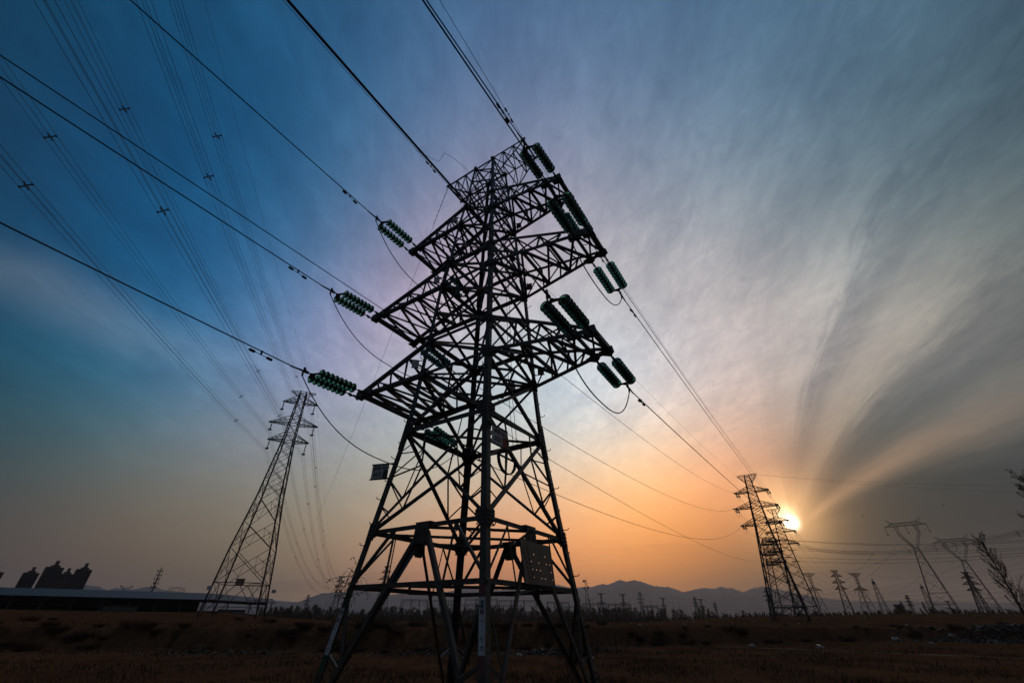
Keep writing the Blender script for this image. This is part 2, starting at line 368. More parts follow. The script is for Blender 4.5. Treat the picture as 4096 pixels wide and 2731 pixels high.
rings += [600, 1000, 2000, 4000, 7500]
AZS = [a*0.5 for a in range(-150, 151)]
full = AZS+[a for a in range(80, 285, 5)]
NA = len(full)
gm.v.append((0, 0, 0))
for r_ in rings:
    for a in full:
        x, y = math.sin(R(a))*r_, math.cos(R(a))*r_; gm.v.append((x, y, ground(x, y)))
for k in range(NA): gm.f.append((0, 1+(k+1) % NA, 1+k))
for i in range(len(rings)-1):
    for k in range(NA):
        a_ = 1+i*NA+k; b_ = 1+i*NA+(k+1) % NA; gm.f.append((a_, b_, b_+NA, a_+NA))
GM = mat('dry_earth', (0.078, 0.036, 0.020), 1.0, spec=0.0, col2=(0.170, 0.080, 0.041), vscale=0.22, bump=0.5)
nt = GM.node_tree; bs = nt.nodes['Principled BSDF']
tcn = nt.nodes.new('ShaderNodeTexCoord'); n2_ = nt.nodes.new('ShaderNodeTexNoise'); n2_.inputs['Scale'].default_value = 3.0; n2_.inputs['Detail'].default_value = 8; n2_.inputs['Roughness'].default_value = .75
nt.links.new(tcn.outputs['Object'], n2_.inputs['Vector'])
mxn = nt.nodes.new('ShaderNodeMixRGB'); mxn.blend_type = 'MULTIPLY'; mxn.inputs[0].default_value = 0.8
rp = nt.nodes.new('ShaderNodeValToRGB'); rp.color_ramp.elements[0].position = .35; rp.color_ramp.elements[1].position = .7; rp.color_ramp.elements[0].color = (.35, .35, .35, 1); rp.color_ramp.elements[1].color = (1.3, 1.2, 1.05, 1)
src = bs.inputs['Base Color'].links[0].from_socket
nt.links.new(n2_.outputs[0], rp.inputs[0]); nt.links.new(src, mxn.inputs[1]); nt.links.new(rp.outputs[0], mxn.inputs[2]); nt.links.new(mxn.outputs[0], bs.inputs['Base Color'])
g_ = gm.build('ground', GM, smooth=True); tag(g_, kind='structure')

# ---------------------------------------------------------------- the near pylon
U = Vector((math.cos(R(56.6265)), math.sin(R(56.6265)), 0)); V = Vector((U.y, -U.x, 0)); Zv = Vector((0, 0, 1))
PC = Vector((-0.8882, 10.0, 0))
LV = [('foot', -1.78, 1.995), ('S', -0.46, 1.818), ('A', .557, 1.682), ('B', 1.558, 1.546), ('C', 3.854, 1.249), ('D', 5.462, 1.140), ('E', 6.540, 1.086), ('G', 7.60, 1.03),
      ('H', 8.655, .977), ('I', 9.667, .869), ('J', 10.62, .80), ('K', 11.615, .730), ('M', 12.605, .640), ('M1', 13.45, .575), ('M2', 14.2, .52), ('T', 15.0, .463)]
LZ = {n: (z+EYE, w) for n, z, w in LV}
def pl(v, u, z): return Vector((v, u, z))            # pylon frame: x=right arm, y=line direction
pylon = empty('lattice_pylon', PC, math.atan2(V.y, V.x))
tag(pylon, 'large dark lattice steel pylon in the foreground carrying six glass insulated crossarms', 'pylon')
# in pylon frame x=V, y=U (right-handed: V x U = +z)
CN = {'N': (1, -1), 'R': (1, 1), 'F': (-1, 1), 'L': (-1, -1)}
def cor(c, lv): z, w = LZ[lv]; return Vector((CN[c][0]*w, CN[c][1]*w, z))
FACES = [('L', 'N', Vector((0, -1, 0))), ('N', 'R', Vector((1, 0, 0))), ('R', 'F', Vector((0, 1, 0))), ('F', 'L', Vector((-1, 0, 0)))]
legmesh = {}
def pegmesh():
    m = MB(); m.tube([(0, 0, 0), (.13, 0, 0), (.15, 0, .012), (.155, 0, .045)], .009, 6); m.tube([(0.0, 0, 0), (.012, 0, 0)], .02, 6); return m.mesh('step_bolt', STEELD)
PEG = pegmesh()
for c in 'NRFL':
    m = MB(); o = Vector((CN[c][0], CN[c][1], 0)); sdv = Vector((CN[c][0], -CN[c][1], 0))
    names = [n for n, _, _ in LV]
    for a, b in zip(names, names[1:]):
        w = .135 if LZ[a][0] < 6 else (.115 if LZ[a][0] < 12 else .09)
        m.angle(cor(c, a), cor(c, b), w, o, sdv)
    # splice cover angles near the foot and mid height
    for za, zb in ((-1.78, -.75), (3.4, 4.3), (9.0, 9.5)):
        f = lambda z: interp([(z0, w0) for _, z0, w0 in LV], z)
        pa = Vector((o.x*(f(za)+.012), o.y*(f(za)+.012), za+EYE)); pb = Vector((o.x*(f(zb)+.012), o.y*(f(zb)+.012), zb+EYE))
        m.angle(pa, pb, .15, o, sdv, .012)
        k = 0; zz_ = za+.06
        while zz_ < zb-.04:
            ww = f(zz_)+.012
            for fl in ((o.x, 0), (0, o.y)):
                for off in (.045, .105):
                    p = Vector((o.x*ww, o.y*ww, zz_+EYE))
                    if fl[0]: q = p-Vector((0, o.y*off, 0)); m.tube([q, q+Vector((o.x*.028, 0, 0))], .014, 6)
                    else: q = p-Vector((o.x*off, 0, 0)); m.tube([q, q+Vector((0, o.y*.028, 0))], .014, 6)
            zz_ += .09
    leg = m.build('leg', STEEL, pylon)
    if c != 'F':
        z0 = -1.0; k = 0
        while z0 < 13.6:
            w0 = interp([(a, b) for _, a, b in LV], z0)
            pg = link_part(PEG, 'step_bolt', leg); pg.location = (o.x*w0-(o.x*.06 if k % 2 else 0), o.y*w0-(0 if k % 2 else o.y*.06), z0+EYE)
            pg.rotation_euler = (0, 0, (math.pi/2*(1 if o.y > 0 else -1)) if k % 2 else (0 if o.x > 0 else math.pi))
            z0 += .46 if c == 'L' or c == 'R' else 1.2; k += 1
def gusset(c, lv, w, h, fi, name='gusset_plate', skew=0.0, dz=0.0, nb=3):
    a, b, n = fi; other = b if a == c else a
    p = cor(c, lv); q = cor(other, lv); d = (q-p).normalized(); m = MB()
    up = (cor(c, 'T')-cor(c, 'foot')).normalized(); p = p+n*.012+up*dz
    pts = [p-up*h*.55, p+d*w*.35-up*h*.5, p+d*w-up*h*.1, p+d*w+up*h*.42, p+d*w*.8+up*h*.5, p+up*h*.5]
    m.plate(pts, n, .014)
    for i in range(nb):
        for j in range(4):
            q2 = p+d*(w*(.2+.27*i))+up*(h*(-.33+.22*j)); m.tube([q2+n*.005, q2+n*.032], .015, 6)
    return m.build(name, STEEL, pylon)
for fi in FACES:
    a, b, n = fi
    for c in (a, b):
        for lv, w, h in (('B', .24, .34), ('C', .27, .40), ('D', .26, .28), ('E', .26, .26), ('H', .24, .26), ('I', .2, .2), ('K', .2, .22), ('M', .16, .18), ('T', .12, .16)):
            gusset(c, lv, w, h, fi)
fb = {}
for fi in FACES:
    a, b, n = fi; m = MB(); rev = -1
    A = lambda l: cor(a, l)-n*.012
    B = lambda l: cor(b, l)-n*.012
    def br(p, q, w): m.flat(p, q, w, n)
    # belts
    for l, w in (('A', .085), ('B', .085), ('C', .11), ('D', .095), ('E', .10), ('H', .095), ('I', .09), ('K', .085), ('M', .075), ('M1', .045), ('T', .06)):
        m.flat(A(l)-n*.02, B(l)-n*.02, w, n)
    # X panels
    for l1, l2, w in (('C', 'D', .075), ('D', 'E', .065), ('E', 'G', .065), ('G', 'H', .065), ('H', 'I', .06), ('I', 'J', .055), ('J', 'K', .055), ('K', 'M', .055), ('M', 'M1', .045), ('M1', 'M2', .04), ('M2', 'T', .04)):
        br(A(l1), B(l2), w); br(B(l1)-n*.03, A(l2)-n*.03, w)
    # big lower X with redundants
    br(A('B'), B('C'), .07); br(B('B')-n*.04, A('C')-n*.04, .07)
    for P0, P1, Q0, Q1 in ((A('B'), A('C'), B('B'), B('C')), (B('B'), B('C'), A('B'), A('C'))):
        mid = lerp(P0, P1, .5); lowd = lerp(P0, Q1, .27); upd = lerp(P1, Q0, .27)
        br(mid, lowd, .035); br(mid, upd, .035); br(lowd-n*.02, upd-n*.02, .03)
        br(lerp(P0, P1, .25), lerp(P0, Q1, .16), .028); br(lerp(P0, P1, .75), lerp(P1, Q0, .16), .028)
        br(upd, lerp(P1, Q1, .28), .03)
    # crotch below B: mid gusset, main diagonals to the feet
    MBm = lerp(A('B'), B('B'), .5)
    for s_, P in ((0, A), (1, B)):
        ft = P('foot'); sidev = (B('B')-A('B')).normalized()*(-1 if s_ == 0 else 1)
        st = MBm+sidev*.09-Vector((0, 0, .1)); br(st, ft, .085)
        qB = lerp(MBm, P('B'), .52); dA = lerp(st, ft, .33); br(qB, P('A'), .05); br(qB-n*.03, dA, .03)
        dS = lerp(st, ft, .66); br(P('A'), dS, .045); br(P('S'), lerp(st, ft, .67), .05)
    fb[a+b] = m.build('face_bracing', STEEL, pylon)
    # centre gusset on belt B
    g = MB(); d = (B('B')-A('B')).normalized(); c0 = MBm+n*.01
    g.plate([c0-d*.17+Zv*.06, c0+d*.17+Zv*.06, c0+d*.2-Zv*.2, c0+d*.1-Zv*.32, c0-d*.1-Zv*.32, c0-d*.2-Zv*.2], n, .014)
    g.plate([c0-d*.2+Zv*.065, c0+d*.2+Zv*.065, c0+d*.2+Zv*.065-n*.14, c0-d*.2+Zv*.065-n*.14], Zv, .012)
    for i in (-1, 1):
        for j in range(4): q2 = c0+d*(i*(.07+.02*j))-Zv*(.04+.06*j); g.tube([q2, q2+n*.03], .014, 6)
    g.build('gusset_plate', STEEL, pylon)
# plan bracing
for l, w in (('B', .05), ('C', .05), ('D', .06), ('E', .06), ('H', .055), ('I', .05), ('K', .05), ('M', .045), ('T', .035)):
    m = MB(); m.bar(cor('L', l)-Zv*.03, cor('R', l)-Zv*.03, w); m.bar(cor('N', l)-Zv*.09, cor('F', l)-Zv*.09, w*.9)
    if l in 'BD':
        mm = [lerp(cor(a, l), cor(b, l), .5)-Zv*.03 for a, b, _ in FACES]
        for i in range(4): m.bar(mm[i], mm[(i+1) % 4], .05)
    m.build('plan_bracing', STEEL, pylon)
MIDS_ = {l: [lerp(cor(a, l), cor(b, l), .5)-Zv*.03 for a, b, _ in FACES] for l in 'ABCDH'}
m = MB(); mm = MIDS_['A']
for i in range(4): m.bar(mm[i], mm[(i+1) % 4], .05)
m.build('plan_bracing', STEEL, pylon)
# concrete footings
for c in 'NRFL':
    z, w = LZ['foot']; f = MB(); f.lathe([(0, .34), (.34, .34), (.40, .30), (.40, .0)], 20)
    o = f.build('footing', CONC, pylon); o.location = (CN[c][0]*w, CN[c][1]*w, -0.25); o.rotation_euler = (0, -math.pi/2, 0)

# crossarms: bottom chord level, top chord level, reach, half tip width
ARMS = {('r', 'D'): ('E', 3.55, .50, 3.15), ('l', 'D'): ('E', 3.50, 1.19, 3.12), ('r', 'H'): ('I', 3.82, .48, 3.42), ('l', 'H'): ('I', 3.99, .97, 3.58), ('r', 'K'): ('M', 3.07, .46, 2.66), ('l', 'K'): ('M', 3.06, .70, 2.66)}
def crossarm(side, lb, lt, reach, tw, gx, parent=pylon, Z=None, W=None, mtl=STEEL, big=True, k=1.0):
    zb, wb = (LZ[lb] if Z is None else Z[0]); zt, wt_ = (LZ[lt] if Z is None else Z[1])
    s_ = 1 if side == 'r' else -1
    arm = MB(); c1, c2, c3 = (.095*k, .09*k, .05*k)
    bar = (lambda p, q, w, n: arm.flat(p, q, w, n)) if big else (lambda p, q, w, n: arm.tri(p, q, w))
    rb = {y: Vector((s_*wb, y*wb, zb)) for y in (-1, 1)}; rt_ = {y: Vector((s_*wt_, y*wt_, zt)) for y in (-1, 1)}
    tp = {y: Vector((s_*reach, y*tw, zb)) for y in (-1, 1)}
    gy = {y: wb+(tw-wb)*(gx-wb)/(reach-wb) for y in (-1, 1)}
    gp = {y: Vector((s_*gx, y*gy[y], zb)) for y in (-1, 1)}
    topend = {y: lerp(tp[y], rt_[y], .06) for y in (-1, 1)}
    for y in (-1, 1):
        n = Vector((0, y, 0))
        bar(rb[y], tp[y], c1*1.15, n); bar(rt_[y], tp[y]+Zv*.06, c1, n)
        # side face zig-zag
        ts = [0, .3, .56, .78, 1.0]
        bp = [lerp(rb[y], gp[y], t) for t in ts]; tpn = [lerp(rt_[y], topend[y], t) for t in ts]
        bar(rb[y], tpn[1], c3, n)
        for i in range(1, 4): bar(bp[i], tpn[i], c3*.8, n)
        for i in range(0, 3): bar(tpn[i+1]-n*.02, bp[i+1+(0)], c3*.7, n); bar(bp[i], tpn[i+1]-n*.02, c3*.8, n); bar(bp[i+1], tpn[i+1+1] if i < 2 else tpn[4], c3*.7, n)
    # bottom plane
    dn = Vector((0, 0, -1)); ts = [0, .38, .70, 1.0]
    bl = [lerp(rb[-1], gp[-1], t) for t in ts]; br_ = [lerp(rb[1], gp[1], t) for t in ts]
    for i in range(1, 4): bar(bl[i], br_[i], c2*.8, dn)
    for i in range(3): bar(bl[i]+Zv*.02, br_[i+1]+Zv*.02, c2*.75, dn); bar(br_[i]+Zv*.05, bl[i+1]+Zv*.05, c2*.75, dn)
    bar(tp[-1], tp[1], c1*1.3, dn); bar(gp[-1]+Zv*.02, tp[1]+Zv*.02, c3, dn); bar(gp[1]+Zv*.04, tp[-1]+Zv*.04, c3, dn)
    # top plane struts
    for t, t2 in ((.3, .56), (.56, .78)):
        bar(lerp(rt_[-1], topend[-1], t), lerp(rt_[1], topend[1], t), c3*.8, Zv); bar(lerp(rt_[-1], topend[-1], t), lerp(rt_[1], topend[1], t2), c3*.7, Zv)
    if big:
        for y in (-1, 1):
            n = Vector((0, y, 0))
            for q, w, h in ((tp[y], .21, .25), (gp[y], .19, .22)):
                q = q+n*.02
                arm.plate([q+Vector((-s_*w, 0, .05)), q+Vector((-s_*w*.5, 0, h*.62)), q+Vector((s_*w*.45, 0, h*.55)), q+Vector((s_*w*.62, 0, -h*.2)), q+Vector((s_*w*.1, 0, -h*.62)), q+Vector((-s_*w*.8, 0, -h*.3))], n, .018)
                arm.plate([q+Vector((-s_*w, 0, -.05)), q+Vector((s_*w*.55, 0, -.05)), q+Vector((s_*w*.55, -y*w*1.1, -.05)), q+Vector((-s_*w, -y*w*.8, -.05))], Zv, .016)
    return arm.build('crossarm', mtl, parent)
for (sd, lb), (lt, reach, tw, gx) in ARMS.items(): crossarm(sd, lb, lt, reach, tw, gx)
def eartharm(s_, parent, T, M1, reach, tw, mtl, big=True, zt=None, k=1.0):
    zT, wT = T; zM, wM = M1; arm = MB(); bar = (lambda p, q, w, n: arm.flat(p, q, w, n)) if big else (lambda p, q, w, n: arm.tri(p, q, w))
    for y in (-1, 1):
        n = Vector((0, y, 0)); tt = Vector((s_*reach, y*tw, zT)); a0 = Vector((s_*wT, y*wT, zT)); b0 = Vector((s_*wM, y*wM, zM)); tb = tt-Zv*.07
        bar(a0, tt, .05*k, n); bar(b0, tb, .05*k, n)
        for i, t in enumerate((.33, .66)): bar(lerp(a0, tt, t), lerp(b0, tb, t), .03*k, n)
        bar(b0, lerp(a0, tt, .33), .03*k, n); bar(lerp(b0, tb, .33), lerp(a0, tt, .66), .03*k, n)
        if big: arm.plate([tt+Vector((-.10, 0, .06)), tt+Vector((.08, 0, .06)), tt+Vector((.10, 0, -.08)), tt+Vector((-.1, 0, -.1))], n, .02)
    f = lambda z, w, y, t, tz: lerp(Vector((s_*w, y*w, z)), Vector((s_*reach, y*tw, tz)), t)
    for t in (.33, .66, 1.0):
        bar(f(zT, wT, -1, t, zT), f(zT, wT, 1, t, zT), .04*k, Zv); bar(f(zM, wM, -1, t, zT-.07), f(zM, wM, 1, t, zT-.07), .035*k, Zv)
    for t1, t2 in ((0, .33), (.33, .66), (.66, 1)):
        bar(f(zT, wT, -1, t1, zT), f(zT, wT, 1, t2, zT), .03*k, Zv); bar(f(zM, wM, 1, t1, zT-.07), f(zM, wM, -1, t2, zT-.07), .03*k, Zv)
    return arm.build('earthwire_arm', mtl, parent)
for s_ in (1, -1): eartharm(s_, pylon, LZ['T'], LZ['M1'], 1.83, .45, STEEL)

def W(v, u, z): return PC+V*v+U*u+Vector((0, 0, z+EYE))      # pylon frame -> world (z measured from eye level)

# ---------------------------------------------------------------- tension insulators
def dmesh():
    m = MB(); m.lathe([(-.073, .020), (-.06, .046), (-.035, .052), (-.022, .066), (-.010, .104), (.010, .132), (.034, .138), (.040, .132), (.022, .114), (.044, .104), (.022, .090), (.044, .076), (.022, .062), (.036, .045), (.04, .02)], 20)
    return m.mesh('glass_disc', GLASS, True)
DISC = dmesh()
cm = MB(); cm.lathe([(-.075, .0), (-.073, .022), (-.055, .040), (-.025, .044), (-.012, .040), (-.01, .018), (.05, .016), (.073, .016), (.073, 0)], 10); CAPM = cm.mesh('metal_cap', FIT)
def make_tension(rev=1):
    # local frame: +x from the arm towards the span, y across, z up; strings at y = +-0.2
    t = empty('tension_insulator')
    for y in (-.2, .2):
        hw = MB()
        for i in range(4):
            x0 = .03+.085*i
            if i % 2 == 0: hw.plate([(x0, y-.012, -.028), (x0+.095, y-.012, -.028), (x0+.095, y-.012, .028), (x0, y-.012, .028)], (0, 1, 0), .012); hw.plate([(x0, y+.012, -.028), (x0+.095, y+.012, -.028), (x0+.095, y+.012, .028), (x0, y+.012, .028)], (0, 1, 0), .012)
            else: hw.tube([(x0, y, 0), (x0+.09, y, 0)], .016, 6)
            hw.tube([(x0, y-.035, 0), (x0, y+.035, 0)], .012, 6)
        hw.tube([(-.06, y, .03), (-.02, y, .0), (.05, y, 0)], .018, 6)
        hw.plate([(.11, y, -.02), (.22, y, -.065), (.26, y, -.05), (.24, y, .01)], (0, 1, 0), .02)
        link_part(hw.mesh('arm_link', FIT), 'arm_link', t)
    for y in (-.2, .2):
        for i in range(8):
            x = .46+.146*i
            d = link_part(DISC, 'glass_disc', t); d.location = (x, y, 0)
            c = link_part(CAPM, 'metal_cap', d); 
    xe = .46+.146*7.5
    yk = MB(); yk.plate([(xe, -.23, 0), (xe+.03, -.25, 0), (xe+.10, -.06, 0), (xe+.17, 0, 0), (xe+.10, .06, 0), (xe+.03, .25, 0), (xe, .23, 0), (xe+.02, 0, 0)], (0, 0, 1), .022)
    for y in (-.2, .2): yk.tube([(xe-.04, y, 0), (xe+.03, y, 0)], .022, 6)
    link_part(yk.mesh('yoke_plate', FIT), 'yoke_plate', t)
    cl = MB(); cl.tube([(xe+.15, 0, 0), (xe+.27, 0, 0)], .018, 6)
    cl.plate([(xe+.2, 0, -.03), (xe+.30, 0, -.03), (xe+.30, 0, .03), (xe+.2, 0, .03)], (0, 1, 0), .045)
    cl.tube([(xe+.26, 0, 0), (xe+.36, 0, 0), (xe+.70, 0, -.01)], [.03, .026, .019], 8)
    cl.plate([(xe+.24, 0, .0), (xe+.31, 0, .11), (xe+.35, 0, .10), (xe+.33, 0, .0)], (0, 1, 0), .03)
    cl.tube([(xe+.33, 0, 0), (xe+.345, 0, -.06), (xe+.34, 0, -.14)], .024, 8)
    link_part(cl.mesh('strain_clamp', FIT), 'strain_clamp', t)
    return t
XCL = .46+.146*7.5+.70      # where the conductor leaves the clamp
XJ = .46+.146*7.5+.34       # where the jumper leaves
ZD, ZH, ZK = 5.462, 8.655, 11.615
INC_AZ, OUT_AZ = -149.5, 32.9
RTP = place(29.37, 100.0)
RTH = 10.22                 # the second pylon of the line stands this much higher
attach = {('l', 'D'): (-3.31, 1.25, ZD), ('l', 'H'): (-3.79, .98, ZH), ('l', 'K'): (-2.87, .72, ZK), ('r', 'D'): (3.35, .52, ZD), ('r', 'H'): (3.63, .50, ZH), ('r', 'K'): (2.86, .48, ZK)}
ELI = {('l', 'D'): -4, ('l', 'H'): -6.5, ('l', 'K'): -5, ('r', 'D'): -5, ('r', 'H'): -9.5, ('r', 'K'): -14}
ELO = {('l', 'D'): -9, ('l', 'H'): -4, ('l', 'K'): -2, ('r', 'D'): -1.0, ('r', 'H'): -0.5, ('r', 'K'): 0}
NM = {'D': 'lower', 'H': 'middle', 'K': 'upper'}; SN = {'l': 'left', 'r': 'right'}
tens0 = make_tension(); used0 = [False]
CLP = {}; JMP = {}
def put_tension(P, az, el, label, group):
    t = tens0 if not used0[0] else copy_tree(tens0); used0[0] = True
    X = hdir(az, el); Y = Zv.cross(X).normalized(); Zl = X.cross(Y)
    t.matrix_world = Matrix(((X.x, Y.x, Zl.x, P.x), (X.y, Y.y, Zl.y, P.y), (X.z, Y.z, Zl.z, P.z), (0, 0, 0, 1)))
    tag(t, label, 'insulator', group)
    return P+X*XCL, P+X*XJ-Zl*.14
for (sd, lv), (v, u, z) in attach.items():
    p0 = W(v, -u, z-.06); p1 = W(v, u, z-.06)
    CLP[(sd, lv, 'i')], JMP[(sd, lv, 'i')] = put_tension(p0, INC_AZ, ELI[(sd, lv)], f'twin green glass insulator strings on near side of {NM[lv]} {SN[sd]} crossarm', 'glass tension insulators of the near pylon')
    CLP[(sd, lv, 'o')], JMP[(sd, lv, 'o')] = put_tension(p1, OUT_AZ, ELO[(sd, lv)], f'twin green glass insulator strings on far side of {NM[lv]} {SN[sd]} crossarm', 'glass tension insulators of the near pylon')

# ---------------------------------------------------------------- conductors
def para(p, q, sag, n=24):
    return [lerp(p, q, i/n)-Zv*(4*sag*(i/n)*(1-i/n)) for i in range(n+1)]
def wire(name, pts, r, label, group=None, n=6, cat='cable', m=CABLE):
    w = MB(); w.tube(pts, r, n); o = w.build(name, m, smooth=True)
    # give the object a sensible origin at one end
    return tag(o, label, cat, group)
def damper(parent, P, X):
    d = MB(); X = X.normalized()
    d.tube([P-X*.22-Zv*.09, P-X*.1-Zv*.085, P+X*.1-Zv*.085, P+X*.22-Zv*.09], .008, 5)
    d.tube([P-Zv*.09, P+Zv*.02], .022, 6)
    for s_ in (-1, 1): d.tube([P+X*(s_*.15)-Zv*.09, P+X*(s_*.28)-Zv*.09], .034, 8)
    d.build('vibration_damper', FIT, parent)
slopeI = {('l', 'D'): -.012, ('l', 'H'): -.05, ('l', 'K'): -.055, ('r', 'D'): -.09, ('r', 'H'): -.2, ('r', 'K'): -.23}
for (sd, lv) in attach:
    p = CLP[(sd, lv, 'i')]; h = hdir(INC_AZ, 0); s0 = slopeI[(sd, lv)]
    pts = [p+h*d+Zv*(s0*d+0.0007*d*d) for d in [0, 1, 2, 4, 6, 8, 11, 15, 20, 30, 45, 60, 90, 120]]
    o = wire('conductor', pts, .0145, f'black cable running up towards the camera from the {NM[lv]} {SN[sd]} crossarm', 'conductors between the near pylon and the camera')
    damper(o, p+h*.75+Zv*s0*.75, h)
def arc_jumper(a, b, sag, side=0.0):
    d = b-a; out = []
    for i in range(29):
        t = i/28; s_ = 1-abs(2*t-1)**2.6
        out.append(lerp(a, b, t)-Zv*(sag*s_))
    return out
for (sd, lv) in attach:
    a = JMP[(sd, lv, 'i')]; b = JMP[(sd, lv, 'o')]
    sg = {'D': 1.25, 'H': 1.2, 'K': 1.2}[lv]
    wire('jumper_cable', arc_jumper(a, b, sg), .014, f'drooping jumper cable looping under the {NM[lv]} {SN[sd]} crossarm', 'jumper loops of the near pylon')

# ---------------------------------------------------------------- other pylons
def lattice(name, label, cat, group, P, az, levels, arms=(), earth=None, leg=.16, brace=.07, panels_k=True, red=0, crotch=True, mtl=FARST, ak=1.0):
    """az: bearing of the line; frame x = right arm. levels: (height, half width) from the foot up."""
    t = empty(name, P, math.atan2(math.cos(R(az+90)), math.sin(R(az+90)))); tag(t, label, cat, group)
    cs = {'N': (1, -1), 'R': (1, 1), 'F': (-1, 1), 'L': (-1, -1)}
    c_ = lambda c, i: Vector((cs[c][0]*levels[i][1], cs[c][1]*levels[i][1], levels[i][0]))
    for c in 'NRFL':
        m = MB()
        for i in range(len(levels)-1): m.bar(c_(c, i), c_(c, i+1), leg*(1 if i < len(levels)*.5 else .75), up=(cs[c][0], cs[c][1], 0))
        m.build('leg', mtl, t)
    m = MB(); n = len(levels)
    for a, b in (('L', 'N'), ('N', 'R'), ('R', 'F'), ('F', 'L')):
        for i in range(n-1):
            p0, p1, q0, q1 = c_(a, i), c_(a, i+1), c_(b, i), c_(b, i+1)
            if i == 0 and crotch:
                mid = lerp(p1, q1, .5); m.tri(p1, q1, brace*1.3); m.tri(mid, p0, brace*1.2); m.tri(mid, q0, brace*1.2)
                m.tri(lerp(p0, p1, .5), lerp(p0, mid, .5), brace*.7); m.tri(lerp(q0, q1, .5), lerp(q0, mid, .5), brace*.7)
                m.tri(p1, lerp(p0, mid, .5), brace*.7); m.tri(q1, lerp(q0, mid, .5), brace*.7); continue
            m.tri(p0, q1, brace); m.tri(q0, p1, brace)
            if i < red:
                for P0, P1, Q0, Q1 in ((p0, p1, q0, q1), (q0, q1, p0, p1)):
                    mm = lerp(P0, P1, .5); m.tri(mm, lerp(P0, Q1, .25), brace*.6); m.tri(mm, lerp(P1, Q0, .25), brace*.6); m.tri(lerp(P0, Q1, .25), lerp(P1, Q0, .25), brace*.6)
            if (i in (1,) and crotch) or levels[i][0] in [x[0] for x in arms] or levels[i][0] in [x[1] for x in arms]: m.tri(p0, q0, brace*1.2)
        m.tri(c_(a, n-1), c_(b, n-1), brace)
    m.build('bracing', mtl, t)
    wz = lambda z: interp(levels, z)
    for zb, zt, reach, tw, gx in arms:
        for sd in 'rl': crossarm(sd, None, None, reach, tw, gx, t, ((zb, wz(zb)), (zt, wz(zt))), None, mtl, False, ak)
    if earth:
        zT, zM, reach, tw = earth
        for s_ in (1, -1): eartharm(s_, t, (zT, wz(zT)), (zM, wz(zM)), reach, tw, mtl, False, k=ak*1.2)
    return t
def base_at(az, d): p = place(az, d); p.z = ground(p.x, p.y)-.1; return p

# two more pylons of the same line
def same_type(P, az, zt, wb, label, grp, leg=.17):
    # body copied from the near pylon's proportions, stretched at the foot; zt = height of the top above foot
    up = [(5.462, 1.14), (6.54, 1.086), (7.6, 1.03), (8.655, .977), (9.667, .869), (10.62, .80), (11.615, .73), (12.605, .64), (13.45, .575), (14.2, .52), (15.0, .463)]
    off = zt-15.0
    zl = 5.462+off; lv = []
    fr = [0, .13, .32, .49, .63, .755, .87]
    for f in fr: lv.append((zl*f, wb+(1.14-wb)*f))
    lv += [(z+off, w) for z, w in up]
    arms = [(ZD+off, 6.54+off, 3.55, .6, 3.15), (ZH+off, 9.667+off, 3.85, .6, 3.45), (ZK+off, 12.605+off, 3.07, .5, 2.66)]
    return lattice('lattice_pylon', label, 'pylon', grp, P, az, lv, arms, (15.0+off, 13.45+off, 1.83, .45), leg, .085, red=5, mtl=STEELD, ak=1.2), off
def small_tension(parent_group, P, az, el, label):
    t = empty('tension_insulator'); m = MB()
    X = hdir(az, el); Y = Zv.cross(X).normalized()
    for y in (-.2, .2):
        s = MB(); s.tube([Y*y, Y*y+X*.42], .025, 5)
        pr = [(.42, .05)]+[(.42+.073*i, .14 if i % 2 else .07) for i in range(1, 16)]+[(.42+.073*16, .05)]
        s.tube([Y*y+X*a for a, b in pr], [b for a, b in pr], 8)
        s.build('insulator_string', GLASS, t)
    yk = MB(); yk.bar(X*1.62-Y*.22, X*1.62+Y*.22, .05); yk.tube([X*1.62, X*2.1], .03, 5); yk.build('yoke_plate', FIT, t)
    t.location = P; tag(t, label, 'insulator', parent_group)
    return P+X*2.1
zb = ground(RTP.x, RTP.y)-.05; RTP.z = zb
rt, offR = same_type(RTP, OUT_AZ, 25.5+EYE-zb, 2.75, 'tall lattice pylon right of centre whose silhouette overlaps the setting sun', 'pylons of the right hand line')
U2d = hdir(OUT_AZ); V2d = hdir(OUT_AZ+90)
P2 = base_at(30.95, 154.0)
U3 = None
rt2, off2 = same_type(P2, OUT_AZ, 28.5+EYE-P2.z, 2.9, 'lattice pylon directly behind the tall right hand pylon, beside the sun', 'pylons of the right hand line', .16)
def arm_pt(P, az, v, u, z): return P+hdir(az+90)*v+hdir(az)*u+Zv*z
def strings_for(P, off, tag_name, grp, az_out, near_az, sag_el=-6):
    out = {}
    for (sd, lv), (v, u, z) in attach.items():
        for k, uu, a, e_ in (('i', -.6, near_az, -8), ('o', .6, az_out, sag_el)):
            p = arm_pt(P, OUT_AZ, v, uu, z+off-.05)
            out[(sd, lv, k)] = small_tension(grp, p, a, e_, f'pair of insulator strings on {"near" if k == "i" else "far"} side of {NM[lv]} {SN[sd]} arm of the {tag_name}')
        a, b = out[(sd, lv, 'i')], out[(sd, lv, 'o')]
        wire('jumper_cable', arc_jumper(a, b, 1.1), .02, f'jumper loop below {NM[lv]} {SN[sd]} arm of the {tag_name}', 'jumper loops of the '+tag_name, 4)
    return out
def az_of(a, b): return math.degrees(math.atan2(b.x-a.x, b.y-a.y))
AB = az_of(PC, RTP)
cR = strings_for(RTP, offR, 'tall right pylon', 'insulators of the tall right pylon', OUT_AZ+4, AB+180)
c2 = strings_for(P2, off2, 'pylon behind it', 'insulators of the second right pylon', 33, az_of(P2, RTP))
SAG = {('l', 'D'): 2.6, ('l', 'H'): 2.2, ('l', 'K'): 1.6, ('r', 'D'): 0.5, ('r', 'H'): .6, ('r', 'K'): .7}
